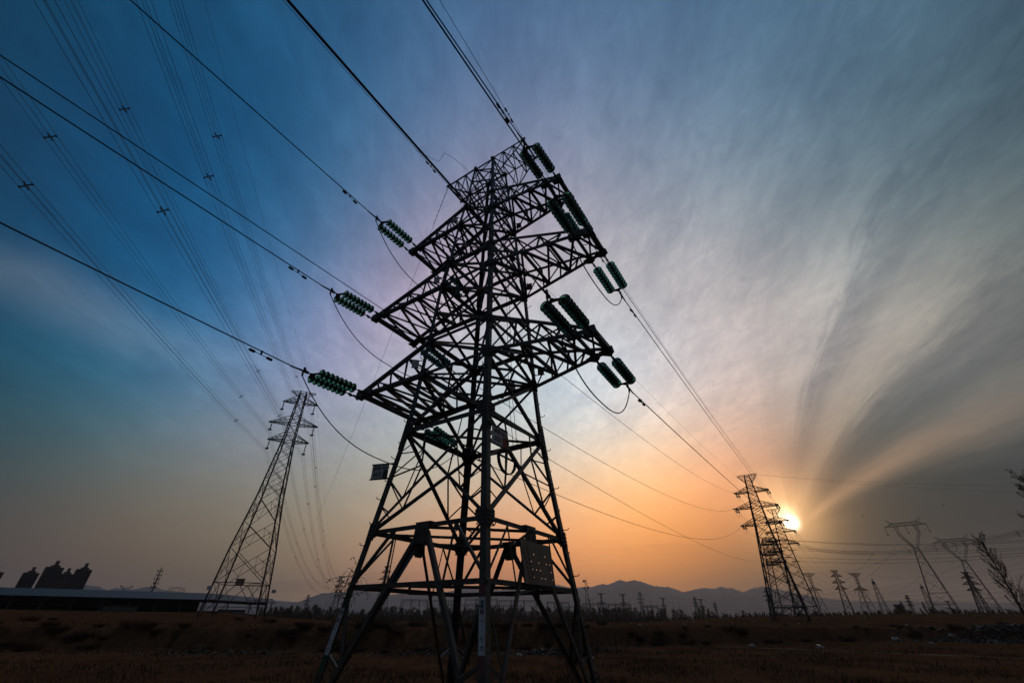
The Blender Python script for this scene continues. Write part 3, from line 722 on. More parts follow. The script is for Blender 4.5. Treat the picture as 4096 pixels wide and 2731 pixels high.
for (sd, lv) in attach:
    a = CLP[(sd, lv, 'o')]; b = cR[(sd, lv, 'i')]
    o = wire('conductor', para(a, b, SAG[(sd, lv)], 40), .0145, f'cable from {NM[lv]} {SN[sd]} crossarm of near pylon onward to the tall right pylon', 'conductors between the near pylon and the tall right pylon')
    d = (b-a).normalized(); damper(o, a+d*.75, d)
# earth wires
for s_, sn in ((1, 'right'), (-1, 'left')):
    p = W(s_*1.83, -.45, 15.02); h = hdir(INC_AZ-1.5 if s_ > 0 else INC_AZ)
    pts = [p+h*d+Zv*((-.15 if s_ > 0 else -.1)*d+.0008*d*d) for d in [0, 1, 3, 6, 10, 15, 25, 45, 90]]
    o = wire('earth_wire', pts, .008, f'thin earth wire rising from the {sn} end of near pylon top towards the camera', 'thin earth wires of the near pylon')
    damper(o, p+h*1.1-Zv*.1, h)
    q = W(s_*1.83, .45, 15.02); e = arm_pt(RTP, OUT_AZ, s_*1.83, -.45, 15.0+offR)
    wire('earth_wire', para(q, e, .8, 30), .008, f'thin earth wire from {sn} end of near pylon top to the tall right pylon', 'thin earth wires of the near pylon')
# extra jumper loops and the armoured cable at the left peak
pk = W(-1.83, -.45, 15.0)
a = pk+hdir(INC_AZ)*2.0+Zv*-.25
wire('earth_wire_jumper', [lerp(a, W(-.7, -.5, 14.95), t/14)+Vector((0, 0, .55*math.sin(math.pi*t/14)*(1 if t > 6 else -.25))) for t in range(15)], .007, 'thin looping lead beside the left peak of the near pylon', 'leads at the near pylon top')
wire('earth_wire_jumper', arc_jumper(W(1.9, -.5, 15), W(1.9, .5, 15), .7), .007, 'thin lead looping below the right peak of the near pylon', 'leads at the near pylon top')
# spiral wrapped fibre cable leaving the left peak towards the lower left pylon
fa = W(-1.86, -.42, 14.95); fbp = place(-24.0, 60, EYE+9)
fpts = para(fa, fbp, 1.2, 40); sp = []
w_ = MB(); w_.tube(fpts, .007, 5)
dd = (fbp-fa).normalized(); aa = dd.orthogonal().normalized(); bb_ = dd.cross(aa)
w_.tube([fa+dd*(.05*i)+aa*(.022*math.cos(i*1.2))+bb_*(.022*math.sin(i*1.2)) for i in range(40)], .008, 4)
tag(w_.build('fibre_cable', CABLE), 'thin spiral wrapped cable falling leftwards from the left peak behind the crossarms', 'cable')
w_ = MB(); ca = W(-3.5, -1.1, ZH); cb = W(-2.2, -.9, ZH-.1); dd = (cb-ca).normalized(); aa = dd.orthogonal().normalized(); bb_ = dd.cross(aa)
w_.tube([ca+dd*(.03*i)+aa*(.05*math.cos(i*.7))+bb_*(.05*math.sin(i*.7))+Zv*.02 for i in range(44)], .006, 4)
tag(w_.build('coiled_wire', CABLE), 'thin coiled wire wound along the middle left crossarm', 'wire')
wire('fibre_cable', [W(-3.5, -.9, ZH+.12)+hdir(-149)*d+Zv*(-.055*d) for d in (0, 1.5, 3, 6, 10, 16, 30, 60)], .012, 'second cable from the left frame edge to the middle left crossarm', 'second cables on the left')

wire('fibre_cable', para(PC+V*(-1.2)+U*1.2+Zv*(5.3+EYE), arm_pt(RTP, OUT_AZ, -1.3, -1.3, 9.6), 1.6, 30), .010, 'low slack cable between the bodies of the near pylon and tall right pylon')
# parts hung on the near pylon: closure box, cable coil, down leads
m = MB(); m.lathe([(0, 0), (0, .09), (.05, .10), (.30, .10), (.36, .08), (.40, .04), (.41, 0)], 16)
cv = m.build('splice_canister', WHITEP, pylon); zR = 3.93+EYE
def facept(c1, c2, z, t, outw=0.05):       # point on a face between two corners at height z (eye based)
    w = interp([(a, b) for _, a, b in LV], z); a = Vector((CN[c1][0]*w, CN[c1][1]*w, z+EYE)); b = Vector((CN[c2][0]*w, CN[c2][1]*w, z+EYE)); return lerp(a, b, t)
q = lerp(cor('F', 'D'), cor('R', 'D'), .62); cv.location = q+Vector((0, .08, .02)); cv.rotation_euler = (0, -math.pi/2, 0)
m = MB(); cc = facept('N', 'R', 3.05, .42, 0)+Vector((-.30, 0, 0))
for k in range(5): m.tube([cc+Vector((.015*k, .34*math.cos(t), .34*math.sin(t)))*1 for t in [R(x) for x in range(175, 366, 10)]], .012, 5)
m.bar(cc+Vector((0, -.42, .03)), cc+Vector((0, .42, .03)), .035); m.bar(cc+Vector((0, 0, -.38)), cc+Vector((0, 0, .55)), .035)
m.build('cable_coil', CABLE, pylon)
for i, dx in enumerate((0, .05)):
    m = MB(); m.tube([lerp(cor('R', 'T'), cor('F', 'T'), .25+dx)+Vector((0, 0, 0)), lerp(cor('R', 'H'), cor('F', 'H'), .34+dx), lerp(cor('R', 'D'), cor('F', 'D'), .36+dx), lerp(cor('R', 'C'), cor('F', 'C'), .33+dx)], .008, 5); m.build('down_lead', CABLE, pylon)

# ---------------------------------------------------------------- signs (they read reversed, as seen)
def text_mesh(txt, size, m, parent, O, X, Y, N, name='lettering', align='CENTER', gap=1.0, mirror=True):
    cu = bpy.data.curves.new(name, 'FONT'); cu.body = txt; cu.size = size; cu.align_x = align; cu.align_y = 'CENTER'; cu.extrude = .0015; cu.space_line = gap; cu.resolution_u = 3
    o = bpy.data.objects.new(name, cu); COL.objects.link(o)
    dg = bpy.context.evaluated_depsgraph_get(); dg.update()
    me = bpy.data.meshes.new_from_object(o.evaluated_get(dg)); me.name = name
    bpy.data.objects.remove(o); me.materials.clear(); me.materials.append(m)
    t = bpy.data.objects.new(name, me); COL.objects.link(t); t.parent = parent
    X = Vector(X).normalized()*(-1 if mirror else 1); Y = Vector(Y).normalized(); N = Vector(N).normalized(); O = Vector(O)
    t.matrix_local = Matrix(((X.x, Y.x, N.x, O.x), (X.y, Y.y, N.y, O.y), (X.z, Y.z, N.z, O.z), (0, 0, 0, 1)))
    return t
def wsign(v, u, z): return Vector((v, u, z+EYE))
def number_plate(O, X, w, h, l1, l2, patch, ink):
    # O: corner at the leg, X: direction away from the leg, plate hangs in the X/Z plane facing the camera side
    X = Vector(X).normalized(); n = X.cross(Zv); 
    if n.dot((O-Vector((0.0, 0.0, 0)))*0+Vector((V.dot(-PC), U.dot(-PC), 0))) < 0: n = -n
    Xr = Zv.cross(n)                                   # viewer's right
    m = MB(); m.plate([O, O+X*w, O+X*w-Zv*h, O-Zv*h], n, .006); s = m.build('number_plate', WHITEP, pylon)
    for zz_ in (0, h):
        f = MB(); f.bar(O-X*.16-Zv*zz_, O+X*(w+.02)-Zv*zz_, .028); f.build('plate_bracket', FIT, s)
    c = O+X*(w*.5)-Zv*(h*.27)+n*.008; text_mesh(l1, h*.24, ink, s, c, Xr, Zv, n)
    c = O+X*(w*.5)-Xr*(w*.13)-Zv*(h*.68)+n*.008; text_mesh(l2, h*.40, ink, s, c, Xr, Zv, n)
    pm = MB(); pc = O+X*(w*.5)+Xr*(w*.36)-Zv*(h*.70)+n*.007; pm.plate([pc-Xr*w*.14-Zv*h*.3, pc+Xr*w*.14-Zv*h*.3, pc+Xr*w*.14+Zv*h*.3, pc-Xr*w*.14+Zv*h*.3], n, .003); pm.build('colour_patch', patch, s)
    return s
q = facept('N', 'R', 3.50, .02)+Vector((.03, .09, 0))
number_plate(q, (0, 1, 0), .56, .40, '110kV 营福一', '036', REDP, INKR)['label'] = 'white number plate with red patch'
q = facept('L', 'N', 3.06, 0)+Vector((0, -.0, 0)); q = Vector((q.x-.10, q.y-.03, q.z))
number_plate(q, (-1, -.35, 0), .42, .34, '110kV 营福二', '036', GREENP, INK)['label'] = 'white number plate with dark green patch'
for (c_, lv, d_, col_, ink_) in (('L', 5.9, (-.6, -.6, 0), GREENP, INK), ('L', 9.0, (-.6, -.6, 0), GREENP, INK), ('L', 11.95, (-.6, -.6, 0), GREENP, INK), ('R', 6.05, (.9, .3, 0), REDP, INKR), ('R', 9.2, (.9, .3, 0), REDP, INKR), ('R', 12.1, (.9, .3, 0), REDP, INKR)):
    w0 = interp([(a, b) for _, a, b in LV], lv); O = Vector((CN[c_][0]*w0, CN[c_][1]*w0, lv+EYE)); dd = Vector(d_).normalized()
    s = MB(); s.plate([O+dd*.09, O+dd*.27, O+dd*.27-Zv*.24, O+dd*.09-Zv*.24], dd.cross(Zv), .006); s_o = s.build('phase_plate', WHITEP if c_ == 'L' else PINKP, pylon)
    for zz_ in (0, .24):
        k = MB(); k.bar(O-Zv*zz_, O+dd*.29-Zv*zz_, .018); k.build('plate_bracket', FIT, s_o)
# painted strips on two legs
def leg_strip(c, z0, z1, flange, segs, txt, label):
    o = Vector((CN[c][0], CN[c][1], 0)); wz = lambda z: interp([(a, b) for _, a, b in LV], z)+.004
    A = lambda z: Vector((o.x*wz(z), o.y*wz(z), z+EYE)); 
    fl = Vector((-o.x, 0, 0)) if flange == 'x' else Vector((0, -o.y, 0)); n = Vector((0, o.y, 0)) if flange == 'x' else Vector((o.x, 0, 0))
    root = None
    for za, zb_, m_ in segs:
        s = MB(); s.plate([A(za)+fl*.004, A(za)+fl*.128, A(zb_)+fl*.128, A(zb_)+fl*.004], n, .004); ob = s.build('painted_band', m_, pylon)
        if m_ is WHITEP: root = ob; ob['label'] = label
    up = (A(z1)-A(z0)).normalized(); xr = Zv.cross(n)
    zt_ = z1-.09; n_ = len(txt)
    for i, ch in enumerate(txt):
        z = zt_-(z1-z0-.16)*i/(n_-1); text_mesh(ch, .088, INK, root, A(z)+fl*.066+n*.004, xr, up, n)
leg_strip('N', -.40, .33, 'x', ((-.40, .33, WHITEP), (.33, .52, PINKP), (-.62, -.40, PINKP)), '营福一·三六', 'white strip with vertical black characters on the nearest leg')
leg_strip('L', -.50, .22, 'x', ((-.50, .22, WHITEP), (.22, .48, GREENP), (-.80, -.50, GREENP)), '营福二·三六', 'white strip with vertical black characters on the left leg')
# perforated warning board on the right hand face
wA = facept('N', 'R', 1.30, .32); wB = facept('N', 'R', 1.30, .675); wC = facept('N', 'R', .57, .685); wD = facept('N', 'R', .57, .335)
bx = MB(); nx = Vector((1, 0, .13)).normalized(); O = lerp(wA, wA, 0)+nx*.06; ex = (wB-wA); ey = (wD-wA)
NX, NY = 24, 18
holes = {(6, 4), (8, 4), (12, 4), (5, 8), (9, 8), (13, 8), (15, 8), (5, 12), (7, 12), (9, 12), (11, 12), (15, 12), (6, 16), (8, 16), (10, 16), (12, 16), (16, 16)}
P_ = lambda i, j: O+ex*(i/NX)+ey*(j/NY)
bw, bh = ex.length, ey.length
hol = []
for r_i, ys in enumerate((.30, .48, .66, .84)):
    for c_i in range(6):
        hol.append((.26+.13*c_i+.012*r_i, ys-.035*0+.0*c_i, (r_i, c_i)))
shut = {(0, 0), (0, 3), (0, 5), (1, 1), (1, 3), (2, 4), (3, 4)}
# board built as cells; each cell either solid or with an octagonal hole
xs = sorted(set([0, 1]+[h[0]-.03 for h in hol]+[h[0]+.03 for h in hol])); 
def cellboard():
    m = MB()
    ysb = [0, .30-.045, .30+.045, .48-.045, .48+.045, .66-.045, .66+.045, .84-.045, .84+.045, 1]
    for r in range(9):
        y0, y1 = ysb[r], ysb[r+1]
        if r % 2 == 0: 
            m.add([O+ex*a+ey*b for a, b in ((0, y0), (1, y0), (1, y1), (0, y1))], [(0, 1, 2, 3)]); continue
        ri = r//2; cx = [.26+.13*c+.012*ri for c in range(6)]; x = 0
        for ci, c in enumerate(cx):
            a, b = c-.045, c+.045
            m.add([O+ex*p+ey*q for p, q in ((x, y0), (a, y0), (a, y1), (x, y1))], [(0, 1, 2, 3)])
            if (ri, ci) in shut: m.add([O+ex*p+ey*q for p, q in ((a, y0), (b, y0), (b, y1), (a, y1))], [(0, 1, 2, 3)])
            else:
                ring = []; sq = []; ym = (y0+y1)/2; rx = .012/bw*1.0; ry = .012/bh*1.0
                for k in range(8):
                    t = math.pi*2*k/8+math.pi/8; ring.append(O+ex*(c+rx*math.cos(t))+ey*(ym+ry*math.sin(t)))
                    tt = [(1, .41), (.41, 1), (-.41, 1), (-1, .41), (-1, -.41), (-.41, -1), (.41, -1), (1, -.41)][k]; sq.append(O+ex*(c+.045*tt[0])+ey*(ym+.045*tt[1]))
                m.add(ring+sq, [(k, (k+1) % 8, 8+(k+1) % 8, 8+k) for k in range(8)])
                for i0, i1, cxn in ((0, 1, (1, 1)), (2, 3, (-1, 1)), (4, 5, (-1, -1)), (6, 7, (1, -1))): m.add([sq[i0], sq[i1], O+ex*(c+.045*cxn[0])+ey*(ym+.045*cxn[1])], [(0, 1, 2)])
            x = b
        m.add([O+ex*p+ey*q for p, q in ((x, y0), (1, y0), (1, y1), (x, y1))], [(0, 1, 2, 3)])
    return m
bo = cellboard().build('warning_board', BOARD, pylon); bo['label'] = 'brown square board pierced by rows of round holes'
fm = MB()
for a, b in ((0, 1), (1, 2), (2, 3), (3, 0)):
    q4 = [O, O+ex, O+ex+ey, O+ey]; fm.bar(q4[a]-nx*.012, q4[b]-nx*.012, .02)
fm.build('board_frame', FIT, bo)
exn = ex.normalized(); eyn = -ey.normalized()
for col, txt in ((.175, '上方高压线路危险'), (.065, '10米内作业安全')):
    for i, ch in enumerate(txt): text_mesh(ch, .062, INK, bo, O+ex*(col+.012*i)+ey*(.10+.11*i)+nx*.006, exn, eyn, nx)

# ---------------------------------------------------------------- climbing vines
def vine(P, h, n, seed, label, spread=.35, up=False):
    rr = random.Random(seed); m = MB()
    for k in range(n):
        p = P+Vector((rr.uniform(-.12, .12), rr.uniform(-.12, .12), rr.uniform(-h*.3, h*.4))); pts = [p]
        d = Vector((rr.uniform(-1, 1), rr.uniform(-1, 1), rr.uniform(-1.2, .5))).normalized()
        for i in range(9):
            d = (d+Vector((rr.uniform(-.7, .7), rr.uniform(-.7, .7), rr.uniform(-.65, .35)))).normalized(); p = p+d*spread*.16*rr.uniform(.6, 1.4); pts.append(p)
            if rr.random() < .35:
                a = Vector((rr.uniform(-1, 1), rr.uniform(-1, 1), rr.uniform(-1, 1))).normalized()*.018; b = a.orthogonal().normalized()*.014; m.add([p, p+a+b, p+a*2, p+a-b], [(0, 1, 2, 3)])
        m.tube(pts, .0035, 3, False)
    return tag(m.build('climbing_vine', TWIG), label, 'plant', 'dead vines on the near pylon')
wl = interp([(a, b) for _, a, b in LV], .55)
pL = PC-V*wl-U*wl+Zv*(.62+EYE)
vine(pL, .8, 40, 3, 'tangle of dead vine on the left leg at the lower belt', .30)
wr = interp([(a, b) for _, a, b in LV], -.6); pR = PC+V*(wr-.35)+U*(wr-.1)+Zv*(-.35+EYE)
vine(pR, 1.1, 110, 5, 'dark clump of dead vine hanging on the right leg near the ground', .5)

# ---------------------------------------------------------------- big suspension pylon on the left and its bundles
LTD = 95.0; LTAZ = -29.2; LTL = 162.5-180.0           # heading of its line
LTP = base_at(-29.2, LTD); LTP.z = ground(LTP.x, LTP.y)-.2
def zl(h): return h+EYE-LTP.z
el2z = lambda e: math.tan(R(e))*LTD
LTlev = [(0, 4.15), (zl(el2z(3.2)), 3.65), (zl(10.6), 3.15), (zl(15.0), 2.55), (zl(el2z(11.75)), 1.95), (zl(22.6), 1.72), (zl(25.1), 1.5), (zl(27.4), 1.3), (zl(29.3), 1.12), (zl(30.9), 1.02), (zl(32.5), .96), (zl(34.6), .90), (zl(36.2), .84), (zl(37.7), .80), (zl(39.5), .72), (zl(41.0), .66), (zl(42.2), .62)]
LTarms = [(zl(30.9), zl(32.5), 3.9, .15, 3.5), (zl(34.6), zl(36.2), 4.75, .15, 4.3), (zl(39.5), zl(41.0), 3.45, .12, 3.0)]
lt = lattice('lattice_pylon', 'tall slender lattice pylon left of the near pylon, standing in front of the long shed', 'pylon', None, LTP, LTL, LTlev, LTarms, (zl(42.2), zl(41.0), 2.5, .2), .19, .09, red=5, mtl=STEELD, ak=1.5)
m = MB(); m.box((0.2, -3.75, zl(el2z(3.25))), 1.3, .04, 1.0); m.build('information_board', BOARD, lt)
for xx, yy in ((-3.9, -3.9), (4.6, 3.4)):
    m = MB(); m.box((xx, yy, zl(el2z(2.7))), .7, .04, .55); m.build('number_plate', WHITEP, lt)
# second pylon of that line, far off
LN = place(-19.69, 300.0); LN.z = 1.2
def far_double(P, az, H, label, grp, wb=.085, k=1.0, reach=(.09, .11, .09), leg=.22, br=.10):
    lv = [(H*f, H*(wb*(1-f)+.016)) for f in (0, .12, .25, .37, .48, .57)]+[(H*f, H*(.036-.02*(f-.6)/.4)) for f in (.64, .70, .76, .82, .88, .94, 1.0)]
    arms = [(H*.64, H*.70, H*reach[0], .2, H*reach[0]*.9), (H*.76, H*.82, H*reach[1], .2, H*reach[1]*.9), (H*.88, H*.94, H*reach[2], .2, H*reach[2]*.9)]
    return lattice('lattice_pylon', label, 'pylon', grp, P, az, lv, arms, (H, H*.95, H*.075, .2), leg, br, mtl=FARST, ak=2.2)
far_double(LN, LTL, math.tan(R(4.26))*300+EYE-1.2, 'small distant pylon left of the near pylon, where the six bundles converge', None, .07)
def susp(P, L, label, grp):
    t = empty('suspension_insulator', P); m = MB(); n = 18
    m.tube([(0, 0, 0), (0, 0, -.25)], .03, 5); pr = [(-.25-(L-.6)*i/n, .13 if i % 2 else .05) for i in range(n+1)]
    m.tube([(0, 0, a) for a, b in pr], [b for a, b in pr], 8, False); m.build('insulator_string', STEELD, t)
    y = MB(); y.box((0, 0, -L+.15), .7, .08, .3); y.box((0, 0, -L-.05), .5, .06, .06); y.build('yoke_plate', FIT, t)
    return tag(t, label, 'insulator', grp)
SPS = MB()
for a in range(4):
    t0 = math.pi/4+a*math.pi/2; c = Vector((.24*math.cos(t0), 0, .24*math.sin(t0))); n_ = Vector((.24*math.cos(t0+math.pi/2), 0, .24*math.sin(t0+math.pi/2)))
    SPS.bar(c*.42, c*1.28, .05); SPS.bar(c*.45, n_*.45, .045); SPS.tube([c*1.2-Vector((0, .06, 0)), c*1.2+Vector((0, .06, 0))], .05, 6)
SPM = SPS.mesh('spacer', FIT)
def bundle(fn, T, dist_sp, label, grp, r=.012, side=None, sp=True, n=4, gap=.22):
    """fn(s) -> point on the centre line; T list of s; spacers at dist_sp"""
    t = empty('conductor_bundle', fn(T[0])); tag(t, label, 'cable', grp); o0 = Vector(t.location)
    offs = [(gap, gap), (-gap, gap), (-gap, -gap), (gap, -gap)] if n == 4 else [(gap, 0), (-gap, 0)]
    for a, b in offs:
        m = MB(); m.tube([fn(s)-o0+side*a+Zv*b for s in T], r, 4, False); m.build('conductor', CABLE, t, smooth=True)
    if sp:
        ang = math.atan2(side.y, side.x)
        for s in dist_sp:
            q = link_part(SPM, 'spacer', t); q.location = fn(s)-o0; q.rotation_euler = (0, 0, ang)
    return t
hb = hdir(162.5); sb = hdir(72.5); hf = hdir(-17.5)
BD = {('l', 'low'): ((-3.4-.1), 28.85, -.132, .00036, (70, 22.5)), ('l', 'mid'): (-4.15, 32.8, -.127, .00031, (70.5, 22.5)), ('l', 'top'): (-3.2, 37.5, -.121, .00045, (69.5, 22.5)),
      ('r', 'low'): (3.5, 28.3, -.102, .00006, (70.3, 28)), ('r', 'mid'): (4.05, 32.5, -.114, .00036, (69.5,)), ('r', 'top'): (3.0, 37.2, -.132, .00058, (69.6, 23.5))}
for (sd, lv), (off, z0, s0, cv_, sps) in BD.items():
    c0 = Vector((math.sin(R(LTAZ))*LTD, math.cos(R(LTAZ))*LTD, 0))+sb*off
    pt = {'low': zl(30.9), 'mid': zl(34.6), 'top': zl(39.5)}[lv]+LTP.z
    sname = {'l': 'left', 'r': 'right'}[sd]
    susp(Vector((c0.x, c0.y, pt)), pt-(z0+EYE)-.1, f'hanging insulator at the {sname} tip of the {lv} arm of the left pylon', 'hanging insulators of the left pylon')
    fn = lambda s, c0=c0, z0=z0, s0=s0, cv_=cv_: c0+hb*s+Zv*(z0+EYE-.2+s0*s+cv_*s*s)
    bundle(fn, [0, 5, 10, 16, 24, 33, 43, 54, 66, 78, 92, 110, 135, 170], sps+(118,), f'four wire bundle overhead from the {sname} tip of the {lv} arm of the left pylon', 'four wire bundles overhead on the left', .012, sb)
    end = Vector((LN.x, LN.y, 0))+sb*off*.75+Zv*({'low': 14.0, 'mid': 17.0, 'top': 20.0}[lv]+EYE)
    a0 = c0+Zv*(z0+EYE-.2); sag = 9.5
    fn2 = lambda s, a0=a0, end=end, sag=sag: lerp(a0, end, s)-Zv*(4*sag*s*(1-s))
    bundle(fn2, [i/20 for i in range(21)], (.1, .3, .55, .8), f'far span of wire bundle leaving the {sname} tip of the {lv} arm of left pylon', 'four wire bundles beyond the left pylon', .014, sb)
c0 = Vector((math.sin(R(LTAZ))*LTD, math.cos(R(LTAZ))*LTD, 42.2+EYE))+sb*2.5
wire('earth_wire', [c0+hb*s+Zv*(-.145*s+.0006*s*s) for s in (0, 6, 14, 24, 36, 50, 66, 84, 110, 150)], .009, 'very thin earth wire running up from the right end of the left pylon top', 'earth wires of the left pylon', 4)
wire('earth_wire', para(c0, Vector((LN.x, LN.y, 22+EYE)), 6, 24), .009, 'very thin earth wire beyond the left pylon', 'earth wires of the left pylon', 4)

# ---------------------------------------------------------------- mid distance pylons on the right
def far_tee(P, az, H, label, grp, wide=.20, leg=.22, br=.10):
    """pylon with a broad flat top, narrow neck and one broad arm below"""
    lv = [(0, H*.135), (H*.16, H*.112), (H*.32, H*.089), (H*.46, H*.068), (H*.58, H*.05), (H*.66, H*.034), (H*.72, H*.022), (H*.78, H*.022), (H*.84, H*.024), (H*.90, H*.026), (H*.95, H*.03), (H, H*.036)]
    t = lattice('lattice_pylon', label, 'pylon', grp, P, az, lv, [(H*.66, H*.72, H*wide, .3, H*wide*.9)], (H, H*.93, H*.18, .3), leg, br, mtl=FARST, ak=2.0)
    return t
def hanging(t, pts, L, mtl=STEELD):
    for x, y, z in pts:
        m = MB(); m.tri((x, y, z), (x, y, z-L), .14); m.build('insulator_string', mtl, t)
GR = 'mid distance pylons between the sun and the right edge'
specs = [('tee', 32.15, 330, 4.23, -10, 'flat topped lattice pylon just right of the tall pylon at the sun'),
         ('dbl', 34.45, 300, 4.39, 30, 'three armed lattice pylon second to the right of the sun'),
         ('tee', 36.0, 345, 4.06, -14, 'flat topped lattice pylon third to the right of the sun')]
PT = {}
for i, (k, az, d, el, ln, lab) in enumerate(specs):
    P = place(az, d, 1.0); H = math.tan(R(el))*d+EYE-1.0
    if k == 'tee': t = far_tee(P, ln, H, lab, GR); hanging(t, [(H*.19, 0, H*.66), (-H*.19, 0, H*.66)], H*.09)
    else: t = far_double(P, ln, H, lab, GR, .075, reach=(.11, .12, .10))
    PT[i] = (P, H)
def spike_mast(az, d, el, label, grp, wb=1.6):
    P = place(az, d, 1.0); H = math.tan(R(el))*d+EYE-1
    lv = [(H*f, wb*(1-f)+.28) for f in (0, .12, .24, .36, .48, .6, .7, .8, .88)]
    t = lattice('lightning_mast', label, 'mast', grp, P, 20, lv, (), None, .16, .08, crotch=False)
    m = MB(); m.lathe([(0, .3), (0, .75), (H*.05, .75), (H*.05, .3)], 10); c = m.build('cage_platform', FARST, t); c.location = (0, 0, H*.86); c.rotation_euler = (0, -math.pi/2, 0)
    m = MB()
    for a in range(4): m.tri((.5*math.cos(a*1.57), .5*math.sin(a*1.57), H*.9), (.35*math.cos(a*1.57), .35*math.sin(a*1.57), H*.97), .08)
    m.tri((0, 0, H*.88), (0, 0, H*1.0), .12); m.build('spike', FARST, t)
    return t
spike_mast(37.2, 330, 3.66, 'slim lattice mast with caged tip, right of the three pylons by the sun', 'lightning masts')
spike_mast(40.55, 380, 3.10, 'slim lattice mast with caged tip, partly behind the nearer cat head pylon', 'lightning masts')
# cat head pylons
def cathead(P, az, H, label, s=1.0):
    t = empty('cat_head_pylon', P, math.atan2(math.cos(R(az+90)), math.sin(R(az+90)))); tag(t, label, 'pylon', 'cat head pylons at the right edge')
    hw = H*.69; cs = [(1, -1), (1, 1), (-1, 1), (-1, -1)]
    lv = [(0, 6.3*s), (H*.10, 5.6*s), (H*.17, 5.1*s), (H*.27, 4.3*s), (H*.39, 3.35*s), (H*.50, 2.5*s), (H*.58, 1.95*s), (H*.64, 1.5*s), (hw, 1.15*s)]
    for c in cs:
        m = MB()
        for (z0, w0), (z1, w1) in zip(lv, lv[1:]): m.bar((c[0]*w0, c[1]*w0, z0), (c[0]*w1, c[1]*w1, z1), .24*s, up=(c[0], c[1], 0))
        m.build('leg', FARST, t)
    m = MB()
    for i in range(4):
        a, b = cs[i], cs[(i+1) % 4]
        for j, ((z0, w0), (z1, w1)) in enumerate(zip(lv, lv[1:])):
            p0, p1, q0, q1 = [Vector((c[0]*w, c[1]*w, z)) for c, w, z in ((a, w0, z0), (a, w1, z1), (b, w0, z0), (b, w1, z1))]
            m.tri(p0, q1, .10*s); m.tri(q0, p1, .10*s)
            if j in (1, 2, 3, 8): m.tri(p0, q0, .14*s)
            mm = lerp(p0, p1, .5); m.tri(mm, lerp(p0, q1, .25), .06*s); m.tri(lerp(q0, q1, .5), lerp(q0, p1, .25), .06*s)
        m.tri((a[0]*1.15*s, a[1]*1.15*s, hw), (b[0]*1.15*s, b[1]*1.15*s, hw), .14*s)
    m.build('bracing', FARST, t)
    kx, kz = 5.5*s, H*.838; bxn, bz = 4.9*s, H*.925; bt = H*.958
    for sd in (1, -1):
        m = MB()
        A0 = [(sd*1.15*s, y*1.1*s, hw) for y in (-1, 1)]+[(sd*.1, y*1.1*s, hw) for y in (1, -1)]
        A1 = [(sd*kx, y*.6*s, kz) for y in (-1, 1)]+[(sd*(kx-1.0*s), y*.6*s, kz+.9*s) for y in (1, -1)]
        A2 = [(sd*(bxn+.9*s), y*.7*s, bz) for y in (-1, 1)]+[(sd*(bxn-.9*s), y*.7*s, bz) for y in (1, -1)]
        for a, b, n in ((A0, A1, 5), (A1, A2, 3)):
            for i in range(4):
                m.tri(a[i], b[i], .17*s); j = (i+1) % 4
                for k in range(n):
                    m.tri(lerp(a[i], b[i], k/n), lerp(a[j], b[j], (k+1)/n), .08*s); m.tri(lerp(a[j], b[j], k/n), lerp(a[i], b[i], (k+1)/n), .06*s)
        m.build('window_arm', FARST, t)
        m = MB(); tip = Vector((sd*8.9*s, 0, H*1.0))
        for y in (-1, 1): m.tri((sd*5.6*s, y*.7*s, bt), tip, .12*s); m.tri((sd*6.6*s, y*.6*s, bt-.8*s), tip, .12*s)
        for k in (.3, .6): m.tri(lerp((sd*5.6*s, -.7*s, bt), tip, k), lerp((sd*6.6*s, .6*s, bt-.8*s), tip, k), .07*s)
        m.build('earthwire_peak', FARST, t)
        m = MB(); m.tri((sd*10.4*s, 0, bz), (sd*10.4*s, 0, bz-4.4*s), .22*s); m.box((sd*10.4*s, 0, bz-4.5*s), .9*s, .3, .35*s); m.build('insulator_string', STEELD, t)
    m = MB(); m.tri((0, 0, bz), (0, 0, bz-4.4*s), .22*s); m.box((0, 0, bz-4.5*s), .9*s, .3, .35*s); m.build('insulator_string', STEELD, t)
    m = MB(); X = [-10.6, -8, -5.8, -3.9, -1.95, 0, 1.95, 3.9, 5.8, 8, 10.6]; top = {-10.6: bz+.1, -8: bz+.55*(bt-bz), 8: bz+.55*(bt-bz), 10.6: bz+.1}
    for y in (-.7*s, .7*s):
        for i in range(10):
            a, b = X[i], X[i+1]; ya = y*(.2 if abs(a) > 10 else 1); yb = y*(.2 if abs(b) > 10 else 1); ta, tb = top.get(a, bt), top.get(b, bt)
            m.tri((a*s, ya, bz), (b*s, yb, bz), .17*s); m.tri((a*s, ya, ta), (b*s, yb, tb), .15*s); m.tri((a*s, ya, bz), (b*s, yb, tb), .08*s); m.tri((b*s, yb, bz), (b*s, yb, tb), .08*s); m.tri((a*s, ya, ta), (b*s, yb, bz), .07*s)
    for i in range(10):
        for zz_ in (bz, bt if 1 < i < 9 else bz): m.tri((X[i]*s, -.7*s, zz_), (X[i+1]*s, .7*s, zz_), .07*s)
    m.build('crossbeam', FARST, t)
    return t
CA = cathead(place(41.47, 380, 1.5), 38, math.tan(R(8.38))*380+.1, 'nearer cat head pylon, larger of the two at the right', 1.0)
CB = cathead(place(44.22, 425, 1.5), 41, math.tan(R(6.62))*425+.1, 'farther cat head pylon behind the bare poplar at the right edge', .98)
